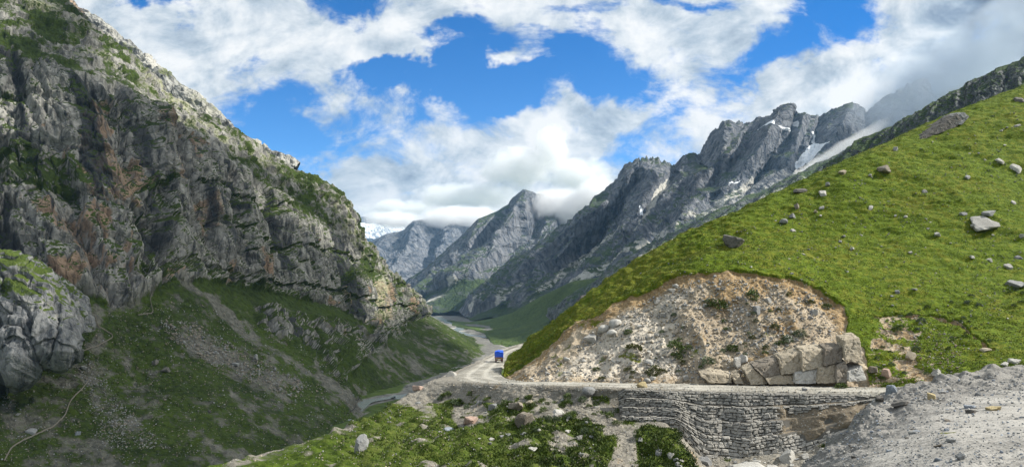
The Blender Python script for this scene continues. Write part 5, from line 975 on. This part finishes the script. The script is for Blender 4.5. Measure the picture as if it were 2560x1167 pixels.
for t in [(1684,866,50,'green','bright mossy green mound at the left middle of the cut bank'),(1690,884,38,'green','lower half of the double mossy mound on the cut bank'),(1965,846,38,'grey','rounded grey green shrub above the rock ledge'),
  (1998,833,34,'grey','grey green shrub touching the right of the rounded one above the ledge'),(1881,739,40,'green','dark green mat of turf high in the middle of the cut bank'),(1792,755,58,'green','longest fallen turf mat under the orange soil of the bank'),
  (2025,755,32,'olive','olive turf clod in the upper right of the cut bank'),(2067,762,26,'green','green clod just below the dark turf edge at the right'),(1972,734,24,'olive','olive clump under the turf overhang'),
  (1939,815,30,'olive','brownish green tuft in the middle right of the bank'),(1817,819,22,'green','small round green shrub in the centre of the bank'),(1834,867,36,'green','green shrub spreading just above the pale blocks'),
  (1883,841,22,'olive','small olive tuft right of the centre of the bank'),(1768,901,36,'grey','pale leafed plant low in the middle of the bank'),(1806,877,18,'grey','bluish green plant left of the spreading shrub'),
  (1637,925,42,'olive','straggling olive shrub near the foot of the bank'),(1569,922,26,'olive','olive tuft at the lower left of the bank'),(1569,828,26,'green','green tuft beside the boulder pair on the bank'),
  (1976,880,60,'olive','wide olive mat of plants along the top of the rock ledge'),(1914,869,24,'olive','brown green tuft left above the tan boulder'),(1490,918,22,'green','green bush near the foot of the bank at the left'),
  (1503,943,24,'olive','olive clump at the roadside under the left of the bank'),(2102,960,40,'green','low bright green grass at the foot of the ledge by the road'),(1321,991,28,'green','bright green clump on the embankment right of the brown boulder'),
  (1457,993,28,'grey','grey green clump just below the rounded grey boulder'),(1140,1000,42,'green','green clump on the upper left of the embankment'),(1584,864,46,'olive','patch of olive plants left of the mossy mound'),
  (2290,870,24,'grey','grey green plant on the brown soil right of the ledge'),(2300,800,26,'grey','grey green plant at the top of the brown soil patch'),(2240,820,26,'green','green plant on the upper brown soil'),(1260,1008,26,'green','green clump left of the round brown boulder')]:
    put_tuft(*t, 'shrubs and tufts on the bare ground', ('hill', 'slope', 'road'))
def scat_tuft(n, poly, wr, cols, label, group, want):
    xs = [p[0] for p in poly]; ys = [p[1] for p in poly]; k = 0
    for _ in range(n*40):
        px, py = random.uniform(min(xs), max(xs)), random.uniform(min(ys), max(ys))
        if inpoly(np.array([px]), np.array([py]), poly)[0]:
            w = random.uniform(*wr); c = random.choice(cols); put_tuft(px, py, w, c, autolabel(px, py, w, wr[1], {'green': 'bright green', 'grey': 'grey green', 'olive': 'olive'}[c], 'tuft', label), group, want); k += 1
        if k >= n: break
scat_tuft(44, [(1560,940),(1640,800),(1760,750),(1990,740),(2080,800),(1990,870),(1840,900),(1740,945)], (9, 20), ['green','grey','olive'], 'small tuft of herbs rooted in the bare cut bank', 'herb tufts on the cut bank', ('hill',))
scat_tuft(50, [(2160,960),(2180,800),(2560,700),(2560,900),(2400,930)], (8, 18), ['grey','green'], 'small leafy clump in the turf of the lower meadow', 'leafy clumps in the meadow', ('hill',))
scat_tuft(46, [(1060,975),(1500,990),(1560,1060),(1480,1090),(1100,1050)], (12, 30), ['green','grey','green'], 'leafy clump growing in the rubble below the road', 'leafy clumps below the road', ('slope',))
def blades(name, patch, n, size, mat, label, seed, frame=(-40, 2600, 150, 1190), per=1, dens=None, spread=.3, upb=.6, asp=1.6):
    P_, m_, q_ = patch; rs = np.random.RandomState(seed); nn = normals(P_)
    PX = CX+F*P_[..., 0]/np.maximum(P_[..., 1], 1); PY = HY-F*P_[..., 2]/np.maximum(P_[..., 1], 1)
    w = (m_[..., 0] > .5)*(PX > frame[0])*(PX < frame[1])*(PY > frame[2])*(PY < frame[3])*(q_.rp > .9)
    if dens is not None: w = w*dens(P_, PX, PY)
    # weight by the picture area of each cell so the cover is even on the ground one sees
    w = w.reshape(-1).astype(float); w /= w.sum(); idx = rs.choice(len(w), n, p=w)
    B = P_.reshape(-1, 3)[idx]; nb = nn.reshape(-1, 3)[idx]; B = np.repeat(B, per, 0); nb = np.repeat(nb, per, 0); B = B+rs.normal(size=B.shape)*spread*np.array([1, 1, .25])
    B -= nb*.05
    me = leaves_mesh(name, B, nb, rs.uniform(size[0], size[1], len(B)), rs, upb=upb, asp=asp); me.materials.append(mat); return tag(link(name, me), label, 'grass', kind='stuff')
blades('grass', HILL, 60000, (.05, .13), ml_grass, 'short green turf covering the hillside', 1, dens=lambda P_, X, Y: (fbm(P_[..., 0], P_[..., 1], P_[..., 2]*3, 2.5, 3, seed=7) > -.1)*1.0, per=2, spread=.18, upb=.9, asp=1.7)
blades('ground_cover', SLOPE, 40000, (.07, .17), ml_scrub, 'dark green scrub and herbs covering the slope below the road', 2, per=3, spread=.2, dens=lambda P_, X, Y: (fbm(P_[..., 0], P_[..., 1], P_[..., 2], 1.6, 3, seed=8) > -.15)*(X > 850)*1.0)
# ================================================================== 11. truck, path
def pmat(name, col, rough=.6, spec=.3, metal=0):
    m, N, b = new_mat(name, rough, spec); b.inputs['Metallic'].default_value = metal
    pos = N.add('ShaderNodeNewGeometry').outputs['Position']
    N.put(b.inputs['Base Color'], N.mix(N.math('MULTIPLY', N.ss(N.noise(pos, 1.4, 5, .7), .45, .75), .45), rgb(*col), rgb(.28, .26, .22))); return m
tp, _ = surf(1250, 903, ('road',))
tr = bpy.data.objects.new('truck', None); C.collection.objects.link(tr); tag(tr, 'lorry with a blue tarpaulin over its load driving away on the dusty road', 'truck')
tr.location = Vector(tp)+Vector((-.2, 0, .05)); tr.rotation_euler = (0, 0, R(1)); tr.scale = (.76, .76, .76)
def box(bm, x0, x1, y0, y1, z0, z1, bev=0.0):
    r = bmesh.ops.create_cube(bm, size=1); vs = r['verts']
    for v in vs: v.co = Vector((x0 if v.co.x < 0 else x1, y0 if v.co.y < 0 else y1, z0 if v.co.z < 0 else z1))
    if bev: bmesh.ops.bevel(bm, geom=list({e for v in vs for e in v.link_edges}), offset=bev, segments=2, affect='EDGES')
def cyl(bm, x, y, z, r, w, seg=20):
    g = bmesh.ops.create_cone(bm, cap_ends=True, segments=seg, radius1=r, radius2=r, depth=w)
    from mathutils import Matrix
    bmesh.ops.transform(bm, matrix=Matrix.Translation((x, y, z))@Matrix.Rotation(R(90), 4, 'Y'), verts=g['verts'])
def part(name, mat, parent, fn, smooth=False):
    bm = bmesh.new(); fn(bm); me = bpy.data.meshes.new(name); bm.to_mesh(me); bm.free()
    return link(name, me, mat, parent)
m_tarp, N, b = new_mat('blue_tarpaulin', .45, .4)
N.put(b.inputs['Base Color'], N.mix(N.noise(N.add('ShaderNodeTexCoord').outputs['Object'], 1.3, 4, .6), rgb(.005,.055,.45), rgb(.015,.13,.80)))
m_dk = pmat('dusty_black_metal', (.03,.03,.035)); m_or = pmat('orange_tailboard_paint', (.22,.12,.05)); m_ty = pmat('tyre_rubber', (.02,.02,.02), .9); m_rim = pmat('steel_rim', (.3,.3,.28)); m_cab = pmat('cab_paint', (.35,.12,.04)); m_red = pmat('red_lens', (.5,.02,.015), .3); m_gl = pmat('cab_glass', (.04,.05,.06), .1, .6); m_yel = pmat('yellow_plate', (.6,.45,.05))
def tarp(bm):
    n = 15; ring = []
    for j, y in enumerate(np.linspace(-3.0, 3.0, 13)):
        row = []
        for i, t in enumerate(np.linspace(0, 1, n)):
            a = (t-.5)*2; xx = 1.32*np.sign(a)*min(1, abs(a)*1.55); zz = 3.25-.35*abs(a)**2 if abs(a) < .645 else 3.1-(abs(a)-.645)/.355*1.75
            k = .07*math.sin(j*2.1+i*1.3)+.05*math.sin(j*5+i*2.7); row.append(bm.verts.new((xx+k*.6, y+.06*math.sin(i*1.9), zz+k+.12*math.sin(j*.9+i*.4))))
        ring.append(row)
    for a_, b_ in zip(ring[:-1], ring[1:]):
        for i in range(n-1): bm.faces.new((a_[i], a_[i+1], b_[i+1], b_[i]))
    bm.faces.new([v for v in ring[0]]); bm.faces.new([v for v in ring[-1]][::-1]); bmesh.ops.recalc_face_normals(bm, faces=bm.faces)
part('tarpaulin', m_tarp, tr, tarp)
def chassis(bm): box(bm, -.45, -.32, -3.1, 5.0, .75, .98); box(bm, .32, .45, -3.1, 5.0, .75, .98); box(bm, -1.15, 1.15, -3.15, -3.0, .55, .72, .02); box(bm, -1.2, 1.2, -1.9, -1.7, .6, .75)
part('chassis', m_dk, tr, chassis)
def cargo(bm):
    box(bm, -1.24, 1.24, -3.0, 3.0, .98, 1.12); box(bm, -1.25, -1.18, -3.0, 3.0, 1.12, 2.3); box(bm, 1.18, 1.25, -3.0, 3.0, 1.12, 2.3)
    for y in np.linspace(-2.9, 2.9, 7): box(bm, -1.29, -1.25, y-.05, y+.05, 1.0, 2.3); box(bm, 1.25, 1.29, y-.05, y+.05, 1.0, 2.3)
part('cargo_bed', m_dk, tr, cargo)
tb = part('tailboard', m_or, tr, lambda bm: (box(bm, -1.2, 1.2, -3.08, -3.0, 1.0, 1.62, .02), box(bm, -1.2, 1.2, -3.12, -3.08, 1.26, 1.34), box(bm, -.05, .05, -3.12, -3.08, 1.02, 1.6)))
part('number_plate', m_yel, tr, lambda bm: box(bm, -.28, .28, -3.2, -3.16, .58, .70, .01))
for sx in (-1, 1):
    part('tail_light', m_red, tr, lambda bm: box(bm, sx*.9-.1, sx*.9+.1, -3.22, -3.15, .58, .70, .01))
    part('mudflap', m_dk, tr, lambda bm: box(bm, sx*.92-.3, sx*.92+.3, -2.95, -2.92, .35, .95))
    for y in (-2.2, 3.9):
        w_ = part('wheel', m_ty, tr, lambda bm: cyl(bm, sx*(.95 if y < 0 else 1.02), y, .5, .5, .5 if y < 0 else .28))
        part('rim', m_rim, w_, lambda bm: cyl(bm, sx*(1.19 if y < 0 else 1.15), y, .5, .26, .06))
cb_ = part('cab', m_cab, tr, lambda bm: (box(bm, -1.15, 1.15, 3.2, 5.0, .9, 2.55, .12), box(bm, -1.2, 1.2, 3.05, 4.2, 2.5, 2.8, .08)))
part('windscreen', m_gl, cb_, lambda bm: box(bm, -1.0, 1.0, 4.98, 5.03, 1.65, 2.35, .01))
mp, N, b = new_mat('trodden_path'); N.put(b.inputs['Base Color'], N.mix(N.noise(N.add('ShaderNodeNewGeometry').outputs['Position'], .8, 4, .7), rgb(.11,.10,.08), rgb(.22,.20,.165)))
def footpath(pts, w):
    pts2 = []
    for (a, b_), (c, d) in zip(pts[:-1], pts[1:]):
        n = max(1, int(math.hypot(c-a, d-b_)/7))
        for i in range(n): pts2.append((a+(c-a)*i/n, b_+(d-b_)*i/n))
    pts2.append(pts[-1]); Q = []
    for a, b_ in pts2:
        p, n = surf(a, b_, ('left',))
        if p is not None: Q.append(p+n*.7)
    Q = np.array(Q); k = np.ones(3)/3
    for c in range(3): Q[1:-1, c] = np.convolve(Q[:, c], k, 'valid')
    T = np.gradient(Q, axis=0); S = np.cross(T, [0, -.5, .8]); S /= np.linalg.norm(S, axis=1)[:, None]
    G = np.stack([Q-S*w/2-np.array([0, 0, .5]), Q-S*w/4, Q+S*w/4, Q+S*w/2-np.array([0, 0, .5])], 1); me = mesh_grid('footpath', G, None, mp); tag(me, kind='structure')
footpath([(10,1150),(30,1115),(65,1095),(130,1065),(160,1040),(175,1000),(215,960),(222,950)], .65)
footpath([(180,878),(240,866),(285,838),(262,822),(220,806),(232,793)], .5)
footpath([(390,700),(375,740),(385,780),(345,785)], .5)

# ================================================================== 12. out-of-view cloud sheets shaped to shade the valley sides
mc, N, b = new_mat('shade_sheet_white', 1, 0); b.inputs['Base Color'].default_value = rgb(.92, .92, .92); b.inputs['Alpha'].default_value = .56  # opacity sets how much sun the added sheets let through
mc2 = mc.copy(); mc2.node_tree.nodes['Principled BSDF'].inputs['Alpha'].default_value = .95
def shade_sheet(pts, z0, cell=16, holes=(), thick=150, seed=0, label=''):  # outline projected sunward from the wanted shadow; sheet stays out of frame
    def proj(P3): t = (z0-P3[2])/SUN[2]; return (P3[0]+t*SUN[0], P3[1]+t*SUN[1])
    poly = [proj(p) for p in pts]; hs = [[proj(p) for p in h] for h in holes]
    xs = [p[0] for p in poly]; ys = [p[1] for p in poly]; gx = np.arange(min(xs)-60, max(xs)+60, cell); gy = np.arange(min(ys)-60, max(ys)+60, cell)
    X, Y = np.meshgrid(gx, gy); wX = X+fbm(X, Y, X*0, cell*6, 3, seed=seed)*cell*1.6; wY = Y+fbm(X, Y, X*0, cell*6, 3, seed=seed+3)*cell*1.6
    sd = segdist(wX, wY, poly, True); sd = np.where(inpoly(wX, wY, poly), sd, -sd)
    for h in hs: d2 = segdist(wX, wY, h, True); d2 = np.where(inpoly(wX, wY, h), d2, -d2); sd = np.minimum(sd, -d2)
    th = np.sqrt(np.clip(sd, 0, thick)/thick)*thick*(.5+.25*(1+fbm(X, Y, X*0, thick, 4, seed=seed+5)))
    keep = sd > 0; top = np.stack([X, Y, z0+th], -1); bot = np.stack([X, Y, z0-th*.25], -1); n = X.size; idx = np.arange(n).reshape(X.shape)
    kq = keep[:-1, :-1] | keep[1:, :-1] | keep[:-1, 1:] | keep[1:, 1:]
    f = np.stack([idx[:-1, :-1], idx[:-1, 1:], idx[1:, 1:], idx[1:, :-1]], -1)[kq]
    V = np.concatenate([top.reshape(-1, 3), bot.reshape(-1, 3)]); me = bpy.data.meshes.new('cloud'); raw_mesh(me, V, np.concatenate([f, f[:, ::-1]+n]), True)
    o = link('cloud', me, mc if 'cliff mountain' in label else mc2); tag(o, label, 'cloud', kind='structure'); return o  # named cloud, but an unseen sheet added for its shadow
def on(pts, want): return [surf(a, b_, want)[0] for a, b_ in pts if surf(a, b_, want)[0] is not None]
L_ = ('left',)
butt = [W(-120,610,425),W(0,625,440),W(70,632,440),W(130,680,425),W(175,750,405),W(205,832,398),W(186,888,384),W(120,905,372),W(40,950,366),W(-120,975,362)]  # cut-out in the sheet that leaves the buttress in sun
shp = on([(-160,205),(0,195),(150,200),(260,212),(330,225),(400,282),(470,350),(600,458),(645,505),(700,555),(760,592),(830,640),(880,690),(905,720),(912,840),(960,850),(1010,815),(1062,800),(1120,850),(1180,893)], L_)
shp += [W(1215,905,1000), W(1170,935,843), W(1100,990,658), W(1000,1060,514), W(860,1140,411), W(700,1200,358), W(480,1235,332), W(200,1250,325), W(-160,1290,305)]
shade_sheet(shp, 1900, 14, [butt], seed=1, label='out-of-view cloud sheet shaped to shade the cliff mountain')

shade_sheet(on([(400,262),(470,315),(560,362),(650,410),(740,452),(800,492),(850,535),(880,575),(905,640),(870,610),(800,545),(740,500),(650,450),(560,405),(470,350),(400,290)], L_), 1700, 8, seed=4, thick=60, label='thin out-of-view cloud streak added to shade the brow of the cliff mountain')
FARW = ('mountain_slope', 'far_ridge', 'hillside')
shade_sheet(on([(1120,792),(1150,752),(1230,720),(1290,680),(1350,632),(1400,600),(1470,590),(1490,640),(1440,705),(1380,755),(1300,802),(1190,812)], FARW), 1900, 22, seed=7, label='out-of-view cloud sheet added to shade the lower flank of the serrated wall')
shade_sheet(on([(1560,560),(1650,520),(1700,470),(1740,470),(1720,560),(1640,640),(1560,690),(1500,720),(1500,650)], FARW), 2000, 22, seed=9, label='out-of-view cloud sheet added to shade the middle flank of the serrated wall')
shade_sheet(on([(1185,856),(1215,835),(1250,812),(1330,790),(1420,735),(1440,750),(1350,806),(1290,830),(1250,850)], FARW), 1800, 18, seed=11, label='small out-of-view cloud sheet added to shade the green fan by the river')
# cloud hugging the summits
def mist(name, px, py, d, rx, rz, ry, rot, dens, label, seed, col=(1, 1, 1, 1), nscale=2.4, low=.42):
    bm = bmesh.new(); bmesh.ops.create_icosphere(bm, subdivisions=4, radius=1.0)
    for v in bm.verts:
        c = v.co; k = float(fbm(np.array([c.x]), np.array([c.y]), np.array([c.z]), .8, 3, seed=seed)[0]); v.co = c*(1+.22*k)
    me = bpy.data.meshes.new(name); bm.to_mesh(me); bm.free()
    m = bpy.data.materials.new(name+'_vapour'); m.use_nodes = True; m.node_tree.nodes.clear(); N = NT(m.node_tree)
    tc = N.add('ShaderNodeTexCoord').outputs['Object']
    n = N.noise(N.vm('ADD', N.scale(tc, (1, ry/rx, max(rz/rx, .35))), (seed*3.1, seed, 0)), nscale, 6, .6, .3)
    ln = N.add('ShaderNodeVectorMath', operation='LENGTH'); N.put(ln.inputs[0], tc)
    f = N.ss(N.math('ADD', ln.outputs[1], N.math('MULTIPLY', N.math('SUBTRACT', .5, n), 1.7)), 1.0, low)
    v = N.add('ShaderNodeVolumePrincipled'); v.inputs['Color'].default_value = col; v.inputs['Anisotropy'].default_value = .1
    N.put(v.inputs['Density'], N.math('MULTIPLY', f, dens)); o = N.add('ShaderNodeOutputMaterial'); N.put(o.inputs['Volume'], v.outputs[0])
    ob = link(name, me, m); p = W(px, py, d); ob.location = p; ob.scale = (rx/F*d, ry/F*d, rz/F*d); ob.rotation_euler = (0, R(-rot), 0)
    return tag(ob, label, 'cloud', kind='stuff' if name != 'cloud' else 'structure')
mist('cloud', 1405, 516, 4800, 90, 55, 60, 0, .015, 'white puff of cloud on the shoulder of the pyramid peak', 1)
mist('cloud', 1490, 490, 4800, 80, 55, 60, 20, .014, 'second white puff between the pyramid peak and the serrated wall', 2)
mist('cloud', 2380, 190, 2900, 360, 130, 130, 34, .0055, 'big grey cloud bank spilling over the ridge at the upper right', 3, col=(.72, .78, .86, 1))
mist('cloud', 2080, 392, 2450, 190, 26, 50, 32, .012, 'thin mist drawn along the foot of the highest wall', 4)
mist('cloud', 1150, 545, 8000, 130, 34, 70, 0, .012, 'low flat cloud lying on the blue massif', 5)
mist('cloud', 985, 548, 8600, 90, 26, 60, 0, .010, 'small low cloud beside the snowy peaks', 6)
mist('cloud', 1378, 372, 17500, 50, 66, 60, 0, .0035, 'tall bright cumulus tower in the middle of the sky', 21, nscale=2.2)
mist('cloud', 1290, 425, 17800, 105, 62, 60, 0, .0035, 'cumulus heap below the bright tower', 22, nscale=2.6)
mist('cloud', 1165, 492, 18200, 150, 40, 60, 0, .0035, 'long low cumulus above the head of the valley', 23, nscale=3)
mist('cloud', 1000, 520, 19000, 110, 24, 60, 0, .0035, 'small flat cumulus left of the valley head', 24, nscale=3)
mist('cloud', 1450, 440, 18500, 90, 50, 60, 0, .0035, 'soft cumulus right of the bright tower', 25, nscale=2.4)
mist('dust_cloud', 1212, 905, 168, 52, 26, 60, 10, .03, 'pale dust hanging over the road behind the lorry', 7, col=(.93, .88, .80, 1), nscale=1.5, low=.1)

HZ = True
if HZ:
    bm = bmesh.new(); box(bm, -9000, 9000, -400, 15800, -98, 1700); me = bpy.data.meshes.new('haze'); bm.to_mesh(me); bm.free()
    mh = bpy.data.materials.new('haze_air'); mh.use_nodes = True; mh.node_tree.nodes.clear(); N = NT(mh.node_tree)
    v = N.add('ShaderNodeVolumePrincipled'); v.inputs['Color'].default_value = (.36, .64, 1, 1); v.inputs['Density'].default_value = 2.7e-5; v.inputs['Anisotropy'].default_value = .3
    o = N.add('ShaderNodeOutputMaterial'); N.put(o.inputs['Volume'], v.outputs[0]); tag(link('haze', me, mh), kind='stuff')
